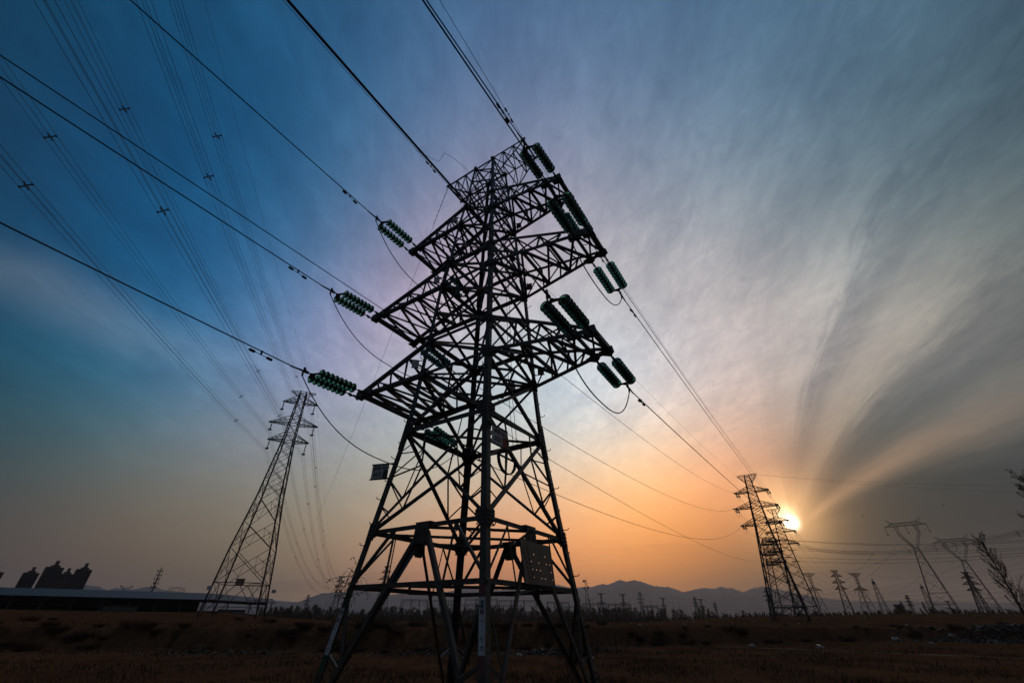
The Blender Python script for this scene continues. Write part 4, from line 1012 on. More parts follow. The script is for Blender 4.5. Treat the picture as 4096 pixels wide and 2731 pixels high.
# wide armed tension pylon whose dense arms show behind the tall right pylon
P4 = place(29.55, 185, 1.3); H4 = math.tan(R(7.75))*185+.3
t4 = lattice('lattice_pylon', 'squat broad pylon with crowded stacked arms, seen through the tall right pylon below the sun', 'pylon', None, P4, 100,
             [(0, 4.2), (H4*.2, 3.6), (H4*.4, 3.0), (H4*.55, 2.5), (H4*.68, 2.1), (H4*.74, 2.0), (H4*.80, 1.9), (H4*.87, 1.8), (H4*.93, 1.6), (H4, 1.3)],
             [(H4*.68, H4*.74, 5.4, 1.6, 4.8), (H4*.80, H4*.87, 5.6, 1.5, 5.0), (H4*.93, H4, 5.3, 1.3, 4.8)], None, .22, .10, mtl=STEELD, ak=2.2)
for k, (z_, az2, e2_) in enumerate([(.97, 50.5, 5.75), (.955, 50.5, 5.62), (.87, 50.5, 5.25), (.84, 50.5, 5.1), (.75, 50.5, 4.95), (.70, 50.5, 4.78)]):
    a = P4+hdir(98)*(5.2 if k % 2 else 3.0)+Zv*(H4*z_); b = place(az2, 190, math.tan(R(e2_))*190+EYE)
    t = empty('tension_insulator', a); m = MB(); d = (b-a).normalized(); pr = [(.12*i, .15 if i % 2 else .07) for i in range(22)]
    m.tube([d*x for x, r in pr], [r for x, r in pr], 6, False); m.build('insulator_string', STEELD, t); tag(t, 'dark insulator string pointing right from the squat broad pylon', 'insulator', 'insulators of the squat broad pylon')
    fn = lambda s, a=a+d*2.6, b=b: lerp(a, b, s)-Zv*(4*1.5*s*(1-s))
    nm = ('uppermost', 'second', 'third', 'fourth', 'fifth', 'lowest')[k]
    bundle(fn, [i/16 for i in range(17)], (.33, .66), f'{nm} of the six level bundles running right from the squat broad pylon', 'level bundles right of the sun', .02, Zv.cross(d).normalized(), n=2)
# bundles crossing in front of the cat heads from the right frame edge
for k, (e_, a0_, d0_, d1_) in enumerate([(6.75, 50.5, 150, 360), (6.62, 50.5, 152, 362), (6.45, 50.5, 156, 366)]):
    a = place(a0_, d0_, math.tan(R(e_))*d0_+EYE); b = place(31.5, d1_, math.tan(R(7.25-.12*k))*d1_+EYE)
    fn = lambda s, a=a, b=b: lerp(a, b, s)-Zv*(4*6*s*(1-s))
    bundle(fn, [i/16 for i in range(17)], (.05, .12, .2, .3), f'{("top", "middle", "bottom")[k]} rising bundle entering at the right edge above the cat head pylons', 'rising bundles at the right edge', .018, hdir(120), n=4, gap=.2)
for k, (e_) in enumerate((9.42, 8.85)):
    a = arm_pt(RTP, OUT_AZ, 1.83, .45, 15.0+offR); b = place(52, 95, math.tan(R(e_))*95+EYE)
    wire('earth_wire', para(a, b, .5, 20), .012, f'{("upper", "lower")[k]} of two thin wires running right from the top of the tall right pylon', 'thin wires right of the tall pylon', 4)
# wires between the right hand pylons and the field of pylons beyond
for (sd, lv) in attach:
    wire('conductor', para(cR[(sd, lv, 'o')], c2[(sd, lv, 'i')], .6, 16), .02, f'cable between {NM[lv]} {SN[sd]} arms of the two overlapping right pylons', 'conductors between the two right pylons', 4)
    P, H = PT[1]; b = Vector((P.x, P.y, P.z))+hdir(120)*(3.2 if sd == 'r' else -3.2)+Zv*(H*{'D': .64, 'H': .76, 'K': .88}[lv])
    wire('conductor', para(c2[(sd, lv, 'o')], b, 3.0, 24), .02, f'cable from {NM[lv]} {SN[sd]} arm of the rear right pylon to the three armed pylon beyond', 'conductors beyond the rear right pylon', 4)
for q, (k, hh, sgn) in enumerate([(0, .66, -1), (0, .66, 1), (0, 1.0, 1), (2, .66, -1), (2, .66, 1), (2, 1.0, 1)]):
    P, H = PT[k]; a = P+hdir(80)*(sgn*H*.19)+Zv*(H*(hh-.09 if hh < 1 else 1))
    src = CA if q < 3 else CB; b = Vector(src.location)+hdir(128)*(-10.4 if q % 3 == 0 else (0 if q % 3 == 1 else 10.4))+Zv*(math.tan(R(7.4 if q < 3 else 5.7))*385)
    fn = lambda s, a=a, b=b: lerp(a, b, s)-Zv*(4*7*s*(1-s))
    bundle(fn, [i/14 for i in range(15)], (.25, .5, .75), f'sagging bundle from the {"nearer" if q < 3 else "farther"} cat head pylon to a flat topped pylon, conductor position {("one", "two", "three")[q % 3]}', 'sagging bundles among the right hand pylons', .02, hdir(120), n=2)
for k in range(7):
    e0, e1 = 3.0+.38*k, 2.4+.30*k; D1, D2 = 360+15*k, 420
    a = place(50, D1, math.tan(R(e0))*D1+EYE-6); b = place(-2+4*k, 700, math.tan(R(1.5+.16*k))*700+EYE)
    fn = lambda s, a=a, b=b: lerp(a, b, s)-Zv*(4*9*s*(1-s))
    bundle(fn, [i/24 for i in range(25)], (.2, .4, .6), f'faint low span across the far field, number {("one", "two", "three", "four", "five", "six", "seven")[k]} from the bottom', 'faint low spans across the far field', .03, Zv, n=2, gap=.3, sp=False)

# far field of pylons behind the substation
FG = 'small pylons along the horizon behind the substation'
FARLIST = [(10.5, 2.83, 'tee', 520), (12.96, 2.73, 'tee', 520), (14.89, 2.91, 'dbl', 500), (17.3, 2.33, 'tee', 560), (20.66, 2.37, 'dbl', 560), (21.24, 2.17, 'tee', 600), (22.58, 1.85, 'dbl', 620), (27.9, 3.05, 'dbl', 420), (-22.63, 2.39, 'dbl', 600), (39.2, 2.15, 'dbl', 520), (38.6, 1.7, 'dbl', 700), (40.1, 1.6, 'dbl', 700), (41.8, 1.65, 'tee', 640), (43.9, 3.75, 'dbl', 330)]
LB = ['first small pylon right of the microwave mast', 'second small pylon right of the microwave mast', 'third small pylon right of the microwave mast', 'fourth small pylon right of the microwave mast', 'small three armed pylon overlapping a flat topped one below the mountains', 'small flat topped pylon overlapping a three armed one below the mountains', 'tiny pylon just left of the tall right pylon by the horizon', 'hazy pylon seen through the legs of the tall right pylon', 'tiny pylon on the horizon right of the long shed', 'hazy three armed pylon left of the nearer cat head pylon', 'faint tiny pylon beside the round bush, left one', 'faint tiny pylon beside the round bush, right one', 'faint flat topped pylon behind the legs of the nearer cat head pylon', 'three armed pylon in front of the farther cat head pylon']
for (az, el, k, d), lab in zip(FARLIST, LB):
    P = place(az, d, 1.0); H = math.tan(R(el))*d+EYE-1
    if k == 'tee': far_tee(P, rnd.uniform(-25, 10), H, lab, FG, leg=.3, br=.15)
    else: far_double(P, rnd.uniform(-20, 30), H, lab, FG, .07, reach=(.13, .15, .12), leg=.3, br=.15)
P = place(-14.8, 300, 1); BIGH = math.tan(R(5.42))*300+.6
bigp = far_double(P, 35, BIGH, 'stocky three armed tension pylon seen through the left legs of the near pylon', None, .10, reach=(.16, .19, .14), leg=.26, br=.12)
for k in range(5):
    a = P+Zv*(BIGH*(.66+.06*k)); b = place(-30, 380, math.tan(R(2.75+.14*k))*380+EYE)
    fn = lambda s, a=a, b=b: lerp(a, b, s)-Zv*(4*2.5*s*(1-s))
    bundle(fn, [i/12 for i in range(13)], (.3, .6), f'faint span left of the stocky tension pylon, {("lowest", "second", "middle", "fourth", "highest")[k]}', 'faint spans left of the stocky pylon', .025, Zv, n=2, sp=False)
# far cat heads and red white pylon on the left
for az, el, s_, lab in ((-34.71, 2.75, .5, 'far arched pylon above the shed roof, left of the slender pylon'), (-28.02, 3.3, .6, 'far arched pylon seen between the legs of the slender left pylon')):
    d = 520; P = place(az, d, 1); H = math.tan(R(el))*d+.6
    t = empty('arched_pylon', P, R(-az)); tag(t, lab, 'pylon', 'far arched pylons on the left'); wd_ = d*math.tan(R(.68))
    m = MB()
    for x in (-1, 1):
        for y in (-1, 1): m.tri((x*2.6, y*2.6, 0), (x*.7, y*.7, H*.7), .3); m.tri((x*.7, y*.7, H*.7), (x*2.0, y*.6, H*.93), .25)
    for k in range(6):
        f0, f1 = k/6, (k+1)/6; w0, w1 = 2.6-1.9*f0, 2.6-1.9*f1
        m.tri((-w0, -w0, H*.7*f0), (w1, -w1, H*.7*f1), .14); m.tri((w0, -w0, H*.7*f0), (-w1, -w1, H*.7*f1), .14)
    m.build('body', FARST, t); m = MB(); N = 12
    for k in range(N):
        x0, x1 = -wd_+2*wd_*k/N, -wd_+2*wd_*(k+1)/N; z = lambda x: H*(1.0-.045*(x/wd_)**2); zl_ = lambda x: H*(.95-.06*(x/wd_)**2)
        m.tri((x0, 0, z(x0)), (x1, 0, z(x1)), .22); m.tri((x0, 0, zl_(x0)), (x1, 0, zl_(x1)), .22); m.tri((x0, 0, z(x0)), (x1, 0, zl_(x1)), .12); m.tri((x0, 0, zl_(x0)), (x0, 0, z(x0)), .1)
    for sx in (-1, 1): m.tri((sx*wd_, 0, H*.93), (sx*wd_*1.08, 0, H*.78), .16); m.tri((sx*wd_*.7, 0, H*.92), (sx*wd_*.5, 0, H*.78), .14); m.tri((sx*wd_*.3, 0, H*.92), (sx*wd_*.5, 0, H*.78), .14)
    m.build('arched_crossarm', FARST, t)
d = 600; P = place(-38.65, d, 1); H = math.tan(R(2.72))*d; t = empty('lattice_pylon', P, R(38)); tag(t, 'far tee shaped pylon with red painted arm ends above the shed roof', 'pylon')
m = MB()
for x in (-1, 1):
    for y in (-1, 1): m.tri((x*2.5, y*2.5, 0), (x*.9, y*.9, H*.96), .3)
for k in range(6): m.tri((-2.5+.27*k, -2, H*k/6), (2.2-.27*k, -2+.2*k, H*(k+1)/6), .16)
m.build('body', FARST, t)
for sx in (-1, 1):
    m = MB(); m.tri((sx*.9, 0, H*.96), (sx*5.0, 0, H), .5); m.tri((sx*.9, 0, H*.9), (sx*5, 0, H), .3); m.build('arm', WHITEP, t)
    m = MB(); m.tri((sx*2.8, 0, H*.985), (sx*5.1, 0, H*1.003), .62); m.build('arm_end', REDP, t)

# ---------------------------------------------------------------- substation
SG = 'substation gantries'
for az0, az1, d, el in ((-12.45, -9.7, 330, 2.15), (-9.4, -6.2, 335, 2.1), (-5.35, -1.6, 320, 2.28), (-1.4, 2.95, 320, 2.15), (4.2, 6.75, 320, 2.0), (8.3, 11.0, 325, 1.85), (11.2, 13.7, 325, 1.78), (14.9, 16.6, 330, 1.6), (-7.5, -3.9, 380, 1.7), (-2.9, 1.2, 385, 1.65), (5.2, 8.9, 380, 1.55)):
    A0 = place(az0, d, .8); B0 = place(az1, d*1.01, .8); H = math.tan(R(el))*d+.8; t = empty('substation_gantry', lerp(A0, B0, .5)); o0 = Vector(t.location)
    tag(t, 'grey steel gantry with trussed beam in the substation behind the trees', 'gantry', SG); n = 3
    for k in range(n+1):
        p = lerp(A0, B0, k/n)-o0; sx = (B0-A0).normalized()
        m = MB(); m.tri(p-sx*1.0, p+Zv*H, .22); m.tri(p+sx*1.0, p+Zv*H, .22)
        for q in range(1, 6): m.tri(p-sx*(1-q/6)+Zv*H*q/6, p+sx*(1-(q+1)/6)+Zv*H*(q+1)/6, .1)
        m.build('column', FARST, t)
    m = MB(); a = A0-o0+Zv*H; b = B0-o0+Zv*H; K = 24
    m.tri(a, b, .18); m.tri(a-Zv*.9, b-Zv*.9, .18)
    for k in range(K): m.tri(lerp(a, b, k/K), lerp(a-Zv*.9, b-Zv*.9, (k+1)/K), .1); m.tri(lerp(a-Zv*.9, b-Zv*.9, k/K), lerp(a, b, (k+1)/K), .1)
    m.build('beam', FARST, t)
    m = MB()
    for k in range(9): 
        p = lerp(a, b, (k+.5)/9)-Zv*.9; m.tri(p, p-Zv*1.6, .16)
        q = lerp(a, b, min(1, (k+1.4)/9))-Zv*2.1; m.tube([lerp(p-Zv*1.6, q, s)-Zv*(1.3*4*s*(1-s)) for s in (0, .25, .5, .75, 1)], .05, 3, False)
    m.build('dropper_insulators', FARST, t)
for az, el, d in ((-12.67, 3.71, 310), (-9.6, 2.9, 320), (-6.9, 2.75, 330), (-1.66, 3.55, 310), (0.05, 2.74, 320), (1.58, 2.74, 320), (4.2, 2.62, 325), (6.74, 2.49, 330), (9.46, 2.56, 330), (11.95, 2.25, 330), (13.48, 2.27, 330), (15.95, 2.08, 335), (18.28, 2.01, 335), (18.87, 2.17, 335)):
    m = MB(); H = math.tan(R(el))*d+.6; m.tube([(0, 0, 0), (0, 0, H*.6), (0, 0, H*.62), (0, 0, H)], [.22, .18, .09, .03], 6)
    o = m.build('lightning_rod', FARST, None, place(az, d, 1)); tag(o, 'thin vertical lightning rod rising above the substation', 'lightning rod', 'lightning rods over the substation')
m = MB(); m.box((0, 0, 1.6), 95, 8, 3.4); o = m.build('substation_building', TOWERB, None, place(-3, 395, 1)); tag(o, 'long low pale building behind the gantries', 'building'); o.rotation_euler = (0, 0, R(3))
# microwave mast
d = 400; P = place(8.89, d, 1); H = math.tan(R(4.25))*d; lv = [(H*f, 2.1*(1-f)**1.3+.55) for f in (0, .1, .2, .3, .4, .5, .6, .7, .8, .9, 1)]
t = lattice('microwave_mast', 'tall lattice mast with dish antennas right of the near pylon, before the mountains', 'mast', None, P, 10, lv, (), None, .26, .14, crotch=False)
for x, z in ((-1.6, .97), (1.5, .82), (-1.5, .80), (1.6, .52)):
    m = MB(); m.lathe([(-.3, 0), (-.25, .6), (.1, 1.0), (.35, 1.0), (.35, 0)], 14); q = m.build('dish', WHITEP, t); q.location = (x, -.8, H*z); q.rotation_euler = (0, 0, R(-70 if x < 0 else -110))
m = MB(); m.tri((0, 0, H), (0, 0, H*1.07), .15); m.build('antenna', FARST, t)
# cellular mast on the left
d = 260; P = place(-36.6, d, 2); H = math.tan(R(4.33))*d-.4; t = empty('cellular_mast', P); tag(t, 'slim dark pole mast with five rings of antennas above the shed roof', 'mast')
m = MB(); m.tube([(0, 0, 0), (0, 0, H)], [.42, .16], 8); m.build('pole', STEELD, t)
for k, z in enumerate((.92, .84, .76, .68, .60)):
    m = MB(); m.lathe([(0, .4), (0, .95), (.12, .95), (.12, .4)], 10)
    q = m.build('platform', STEELD, t); q.location = (0, 0, H*z); q.rotation_euler = (0, -math.pi/2, 0)
    for a in range(3):
        m = MB(); m.box((1.0*math.cos(a*2.1+k), 1.0*math.sin(a*2.1+k), H*z+.2), .2, .2, 1.1); m.build('antenna_panel', STEELD, t)

# ---------------------------------------------------------------- long open shed on the left
def shed():
    t = empty('long_shed', place(-35, 150, 3)); tag(t, 'long low open sided shed with pale roof behind the slender left pylon', 'shed'); o0 = Vector(t.location)
    A = place(-58, 165, 0); B = place(-25.6, 150, 0); gb = EYE+math.tan(R(.80))*150
    dx = (B-A).normalized(); dn = Vector((-dx.y, dx.x, 0)); L = (B-A).length
    if dn.dot(A) < 0: dn = -dn
    He = EYE+math.tan(R(1.72))*152; Hr = EYE+math.tan(R(2.27))*163; dep = 22
    q = lambda s, n, z: A+dx*s+dn*n+Zv*z-o0
    m = MB(); n_ = 34
    for k in range(n_):
        s0, s1 = L*k/n_, L*(k+1)/n_; arch = lambda s: .25*math.sin(math.pi*min(1, max(0, s/L)))
        h = lambda s: -.9*sstep(.80*L, L, s)
        m.add([q(s0, -.8, He+h(s0)*.4), q(s1, -.8, He+h(s1)*.4), q(s1, dep*.5, Hr+h(s1)), q(s0, dep*.5, Hr+h(s0)), q(s0, dep+.8, He+h(s0)*.4), q(s1, dep+.8, He+h(s1)*.4)], [(0, 1, 2, 3), (3, 2, 5, 4)])
        m.add([q(s0, -.8, He-.12+h(s0)*.4), q(s1, -.8, He-.12+h(s1)*.4), q(s1, -.8, He+h(s1)*.4), q(s0, -.8, He+h(s0)*.4)], [(0, 1, 2, 3)])
    m.build('roof', ROOFM, t)
    for k in range(18):
        m = MB(); s = L*k/17.2; m.bar(q(s, 0, gb-3), q(s, 0, He-.15), .22); m.build('post', FARST, t)
    m = MB(); m.bar(q(0, .1, gb+.95), q(L, .1, gb+.95), .12); m.bar(q(0, .1, gb+1.6), q(L*.6, .1, gb+1.6), .08); m.build('rail', FARST, t)
    m = MB(); m.add([q(0, dep, gb-3), q(L*.80, dep, gb-3), q(L*.80, dep, He), q(0, dep, He)], [(0, 1, 2, 3)]); m.build('back_wall', SHEDD, t)
    m = MB(); m.add([q(0, 1, gb-3), q(L*.80, 1, gb-3), q(L*.80, 1, gb-.1), q(0, 1, gb-.1)], [(0, 1, 2, 3)]); m.build('low_wall', SHEDD, t)
    for i in range(4):
        c = A+dx*(L*(.862+.018*i))+dn*6; v = MB()
        v.box((0, 0, .55), 1.7, 4.2, .7); v.box((0, .2, 1.15), 1.5, 2.4, .6)
        e = empty('parked_car', (c.x, c.y, gb-.9), math.atan2(dx.y, dx.x)); tag(e, f'pale car parked under the right end of the shed, {("leftmost", "second", "third", "rightmost")[i]} of four', 'car', 'cars parked in the shed')
        b = MB(); pr = [(-2.1, .3), (-2.1, .8), (-1.4, .95), (-.9, 1.42), (.7, 1.45), (1.3, .95), (2.1, .85), (2.15, .3)]
        for sx in (-.85, .85): pass
        b.add([(-.85, y, z) for y, z in pr]+[(.85, y, z) for y, z in pr], [tuple(range(8)), tuple(range(15, 7, -1))]+[(k, k+8, (k+1) % 8+8, (k+1) % 8) for k in range(8)])
        b.build('body', WHITEP, e); g = MB(); g.box((0, -.95, 1.15), 1.45, .5, .35); g.build('windscreen', WINDM, e)
        for wx in (-.85, .85):
            for wy in (-1.3, 1.3):
                w = MB(); w.lathe([(-.1, 0), (-.1, .32), (.1, .32), (.1, 0)], 12); ww = w.build('wheel', STEELD, e); ww.location = (wx, wy, .32)
shed()
m = MB(); m.box((0, 0, 0), 5.2, 1.6, 1.1)
c = place(-38.4, 120, 0); c.z = ground(c.x, c.y)+.35
o = m.build('concrete_block', CONC, None, c); o.rotation_euler = (0, 0, R(38)); tag(o, 'pale concrete block lying in the field before the shed', 'concrete block')

# ---------------------------------------------------------------- apartment towers
def apartment(az, d, el, wdeg, label):
    P = place(az, d, 0); H = math.tan(R(el))*d+EYE; w = d*math.tan(R(wdeg)); dep = w*.5
    t = empty('apartment_tower', P, R(-az+5)); tag(t, label, 'building', 'apartment towers on the left horizon')
    hb_ = H*.885
    m = MB()
    for x0, x1, y0, hh in ((-.5, -.17, 0, hb_), (-.17, .17, .09, hb_*1.01), (.17, .5, 0, hb_)):
        m.box((w*(x0+x1)/2, y0*dep*.5, hh/2), w*(x1-x0), dep*(1-y0), hh)
    m.build('wall', TOWERB, t)
    m = MB(); m.box((0, 0, hb_+H*.015), w*.52, dep*.5, H*.035); m.box((0, 0, H*.955), w*.22, dep*.3, H*.08); m.box((0, 0, H*.915), w*.32, dep*.40, H*.02)
    m.build('roof_house', TOWERB, t)
    m = MB(); n = 24
    for f in range(n):
        z = hb_*(f+.6)/n
        for x in (-.43, -.33, -.24, -.10, .10, .24, .33, .43): m.box((w*x, -dep*.5-.15+(.045*dep if abs(x) < .15 else 0), z), w*.055, .25, hb_/n*.5)
    o = m.build('windows', WINDM, t); o['kind'] = 'stuff'
    m = MB()
    for f in range(n):
        z = hb_*(f+.25)/n
        for x in (-.385, .385): m.box((w*x, -dep*.5-.7, z), w*.13, 1.2, .35)
    m.build('balconies', TOWERB, t)['kind'] = 'stuff'
apartment(-45.36, 560, 3.80, .98, 'grey apartment tower, leftmost of the cluster of four')
apartment(-44.11, 540, 4.36, 1.18, 'tallest grey apartment tower, second of the cluster of four')
apartment(-43.14, 610, 3.86, .98, 'shorter grey apartment tower between the two tallest')
apartment(-42.14, 550, 4.32, 1.08, 'grey apartment tower at the right end of the cluster of four')
apartment(-47.5, 560, 3.72, 1.05, 'apartment tower cut off by the left edge of the photo')

# ---------------------------------------------------------------- mountains
MT = [(-62, 1.5), (-50.47, 1.85), (-46.65, 2.14), (-46.15, 2.23), (-44.86, 2.09), (-42.93, 2.32), (-41.47, 2.64), (-40.61, 2.57), (-39.88, 2.26), (-39.44, 2.5), (-38.71, 2.52), (-38.01, 2.45), (-37.01, 2.69), (-36.46, 2.78), (-35.93, 2.49), (-34.2, 2.36), (-30.46, 2.06), (-25.79, 1.83), (-23.55, 1.71), (-22.52, 2.14), (-21.25, 2.59), (-20.08, 2.68), (-18.87, 2.7), (-17.7, 3.02), (-16.87, 2.96), (-15.47, 2.77), (-14.75, 2.95), (-13.85, 2.55), (-12.59, 2.76), (-10.96, 2.93), (-9.32, 2.85), (-7.32, 2.95), (-6.0, 3.31), (-4.29, 3.28), (-1.32, 3.17), (1.65, 3.38), (5.52, 3.66), (7.3, 3.37), (9.36, 3.46), (10.89, 3.73), (11.37, 3.65), (12.82, 4.13), (13.73, 3.95), (14.49, 4.11), (15.44, 3.87), (16.53, 3.46), (18.27, 3.31), (19.57, 2.86), (21.85, 3.22), (22.89, 3.11), (23.46, 3.26), (24.49, 3.14), (25.75, 2.73), (26.46, 3.03), (27.7, 3.21), (29.82, 2.75), (31.84, 2.21), (34.82, 1.84), (40.34, 1.69), (46.4, 1.41), (62, 1.2)]
def range_(name, d, f, drop, seed):
    m = MB(); rows = 14; NAz = 900
    for j in range(rows):
        tj = j/(rows-1); dist = d*(.78+.30*tj)
        prof = (sstep(0, .72, tj) if tj < .72 else 1-sstep(.72, 1.0, tj)*.9)
        for i in range(NAz):
            az = -62+124*i/(NAz-1); e = max(0.1, f*interp(MT, az)-drop)
            h = math.tan(R(e))*d; rid = abs(mn.noise(Vector((az*.9, tj*2.5, seed))))+.5*abs(mn.noise(Vector((az*2.7, tj*5, seed))))
            hh = h*prof*(1+(.55*(.35-rid))*(1-prof)*1.3)+(h*(.02*mn.noise(Vector((az*5, seed, 0)))+.014*mn.noise(Vector((az*13, seed, 3)))) if .5 < tj < .9 else 0)
            m.v.append((math.sin(R(az))*dist, math.cos(R(az))*dist, EYE+hh-2))
    for j in range(rows-1):
        for i in range(NAz-1): a = j*NAz+i; m.f.append((a, a+1, a+1+NAz, a+NAz))
    o = m.build(name, ROCK, smooth=True); tag(o, kind='structure'); return o
range_('mountains', 5600, 1.0/1.0, 0, 1.3)

# ---------------------------------------------------------------- trees
def branchy(seed, H, up=.75, nb=26, spread=.22, leaves=900, leafs=.10, trunk=.12, low=.12, curl=.5, thick=.5):
    """upswept poplar: trunk part and crown part"""
    rr = random.Random(seed); tk = MB(); cr_ = MB()
    pts = [Vector((0, 0, 0))]; 
    for i in range(8): pts.append(pts[-1]+Vector((rr.uniform(-.02, .02)*H*.3, rr.uniform(-.02, .02)*H*.3, H/8)))
    tk.tube(pts, [trunk*(1-.9*i/8) for i in range(9)], 6)
    ends = []
    for b in range(nb):
        f = low+(1-low)*(b/nb)**.9; k = min(7, int(f*8)); base = lerp(pts[k], pts[k+1], f*8-k)
        a = rr.uniform(0, 6.283); L = H*spread*(1.25-.85*f)*rr.uniform(.75, 1.2)*1.5; d = Vector((math.cos(a), math.sin(a), rr.uniform(.4, .9)*up*1.4)).normalized()
        p = base; bp = [p]
        for s in range(6): d = (d+Vector((rr.uniform(-.12, .12), rr.uniform(-.12, .12), .22*curl))).normalized(); p = p+d*L/6; bp.append(p)
        tk.tube(bp, [trunk*thick*.45*(1-f*.6)*(1-.85*i/6)+.004 for i in range(7)], 4, False)
        ends.append(bp)
        for q in range(9):
            s = rr.uniform(.2, 1.0)*6; k = min(5, int(s)); bs_ = lerp(bp[k], bp[k+1], s-k); dd = (d+Vector((rr.uniform(-.7, .7), rr.uniform(-.7, .7), rr.uniform(0, .6)))).normalized(); tl = L*rr.uniform(.15, .38)
            e = bs_+dd*tl; m1 = lerp(bs_, e, .5)+Vector((0, 0, -.03*tl)); cr_.tube([bs_, m1, e], [.006+trunk*.05, .004+trunk*.03, .003], 3, False); ends.append([bs_, m1, e])
    for _ in range(leaves):
        bp = rr.choice(ends); s = rr.uniform(.15, 1.0)*(len(bp)-1); k = min(len(bp)-2, int(s)); p = lerp(bp[k], bp[k+1], s-k)+Vector((rr.uniform(-1, 1), rr.uniform(-1, 1), rr.uniform(-1, 1)))*leafs*1.1
        a = Vector((rr.uniform(-1, 1), rr.uniform(-1, 1), rr.uniform(-.3, 1))).normalized()*leafs*rr.uniform(.6, 1.3); b = a.cross(Vector((rr.uniform(-1, 1), rr.uniform(-1, 1), rr.uniform(-1, 1)))).normalized()*leafs*.4
        cr_.add([p, p+a*.5+b, p+a, p+a*.5-b], [(0, 1, 2, 3)])
    return tk, cr_
def tree(name, P, args, label, cat='tree', group=None, rz=0, leafm=LEAF):
    t = empty(name, P, rz); tag(t, label, cat, group); tk, c = branchy(**args); tk.build('trunk', BARK, t); c.build('crown', leafm, t); return t
P = base_at(46.05, 62); tree('poplar_tree', P, dict(seed=11, H=math.tan(R(6.15))*62+EYE-P.z, nb=64, spread=.14, leaves=4600, leafs=.065, trunk=.13, low=.20, curl=.85, up=.8, thick=.3), 'feathery young poplar with upswept twigs at the right edge')
P = base_at(50.9, 42); tree('poplar_tree', P, dict(seed=23, H=9.2, nb=80, spread=.17, leaves=5000, leafs=.065, trunk=.13, low=.38, curl=.45, up=.7, thick=.3), 'budding tree whose leafy branch tips enter at the upper right edge')
for az, d, h, lab in ((42.6, 70, 2.6, 'low bare sapling under the cat head pylons'), (44.2, 55, 2.2, 'bare sapling left of the feathery poplar trunk'), (48.2, 50, 2.6, 'bare sapling right of the feathery poplar trunk'), (11.6, 34, 1.7, 'thin bare sapling in front of the bank right of the near pylon'), (9.4, 30, 1.1, 'small bare sapling beside the heap of litter')):
    P = base_at(az, d); tree('bare_sapling', P, dict(seed=int(az*10), H=h, nb=16, spread=.34, leaves=40, leafs=.03, trunk=.03, low=.08, curl=.3, up=.7), lab, 'sapling', 'bare saplings', leafm=TWIG)
P = place(38.36, 300, 2.0); tree('round_tree', P, dict(seed=5, H=6.5, nb=40, spread=.36, leaves=4200, leafs=.34, trunk=.2, low=.15, curl=.2, up=.3), 'round dark tree on the horizon left of the cat head pylons')
VAR = []
for s in range(6):
    t = empty('horizon_poplar', (0, 0, 0)); tk, c = branchy(seed=40+s, H=10, nb=30, spread=.16+.03*(s % 3), leaves=900, leafs=.34, trunk=.16, low=.06, curl=.7, up=1.0); tk.build('trunk', BARK, t); c.build('crown', TWIG, t); VAR.append(t)
usedv = [False]*6
TL = 'thin nearly bare poplar in the tree belt before the substation'
def put_tree(az, d, el, label, group):
    v = rnd.randrange(6); t = VAR[v] if not usedv[v] else copy_tree(VAR[v]); usedv[v] = True
    P = place(az, d); P.z = .6; h = (math.tan(R(el))*d+EYE-.6)/10.0*.80
    t.location = P; t.rotation_euler = (0, 0, rnd.uniform(0, 6.28)); w = h*rnd.uniform(1.1, 1.9); t.scale = (w, w, h); tag(t, label, 'tree', group)
TE = [(-26, 1.35), (-24, 1.55), (-21, 1.6), (-19, 1.25), (-16, 1.35), (-14, 1.6), (-10, 1.5), (-6, 1.6), (-3, 1.7), (2, 1.6), (6, 1.7), (9, 1.6), (13, 1.6), (16, 1.3), (17, 1.2)]
for i in range(200):
    az = -25.5+42.5*(i+rnd.random())/200; put_tree(az, rnd.uniform(215, 290), interp(TE, az)*rnd.uniform(.72, 1.12), TL, 'poplars of the tree belt')
for az, el in ((18.2, 1.5), (18.6, 1.35), (19.0, 1.45), (20.4, 1.2), (20.9, 1.6), (21.3, 1.7), (21.8, 1.5), (22.2, 1.2), (16.9, 1.55), (17.2, 1.6), (25.2, 1.3), (26.3, 1.1), (25.7, 1.0)): put_tree(az, rnd.uniform(260, 300), el, 'thin bare tree in the small clumps right of the substation', 'trees in small clumps')
for az, el in ((31.5, .95), (33.2, .95), (35.0, 1.05), (37.8, 1.2), (38.9, 1.0), (41.1, 1.1), (43.0, 1.05), (29.2, .9), (45.2, 1.2)): put_tree(az, rnd.uniform(300, 360), el, 'small hazy tree on the horizon among the right hand pylons', 'hazy horizon trees on the right')
# low thicket in front of the trees
m = MB()
for i in range(15000):
    az = rnd.uniform(-27, 46); d = rnd.uniform(195, 285)
    if az > 17 and rnd.random() < .55: continue
    h = rnd.uniform(.6, 2.3)*(1 if az < 17 else .8)*(1.25 if az < 14 else 1)*(.6+.8*abs(mn.noise(Vector((az*.8, 2, 2))))+.2); P = place(az, d); P.z = ground(P.x, P.y)-.5
    a = rnd.uniform(0, 3.14); w = rnd.uniform(.08, .35); dx = Vector((math.cos(a)*w, math.sin(a)*w, 0)); l = Vector((rnd.uniform(-.5, .5), rnd.uniform(-.5, .5), h+.5))
    m.add([P-dx, P+dx, P+l+dx*.5, P+l*.9-dx*.7], [(0, 1, 2, 3)])
tag(m.build('undergrowth', TWIG), 'dense brown undergrowth along the foot of the tree belt', 'undergrowth', kind='stuff')

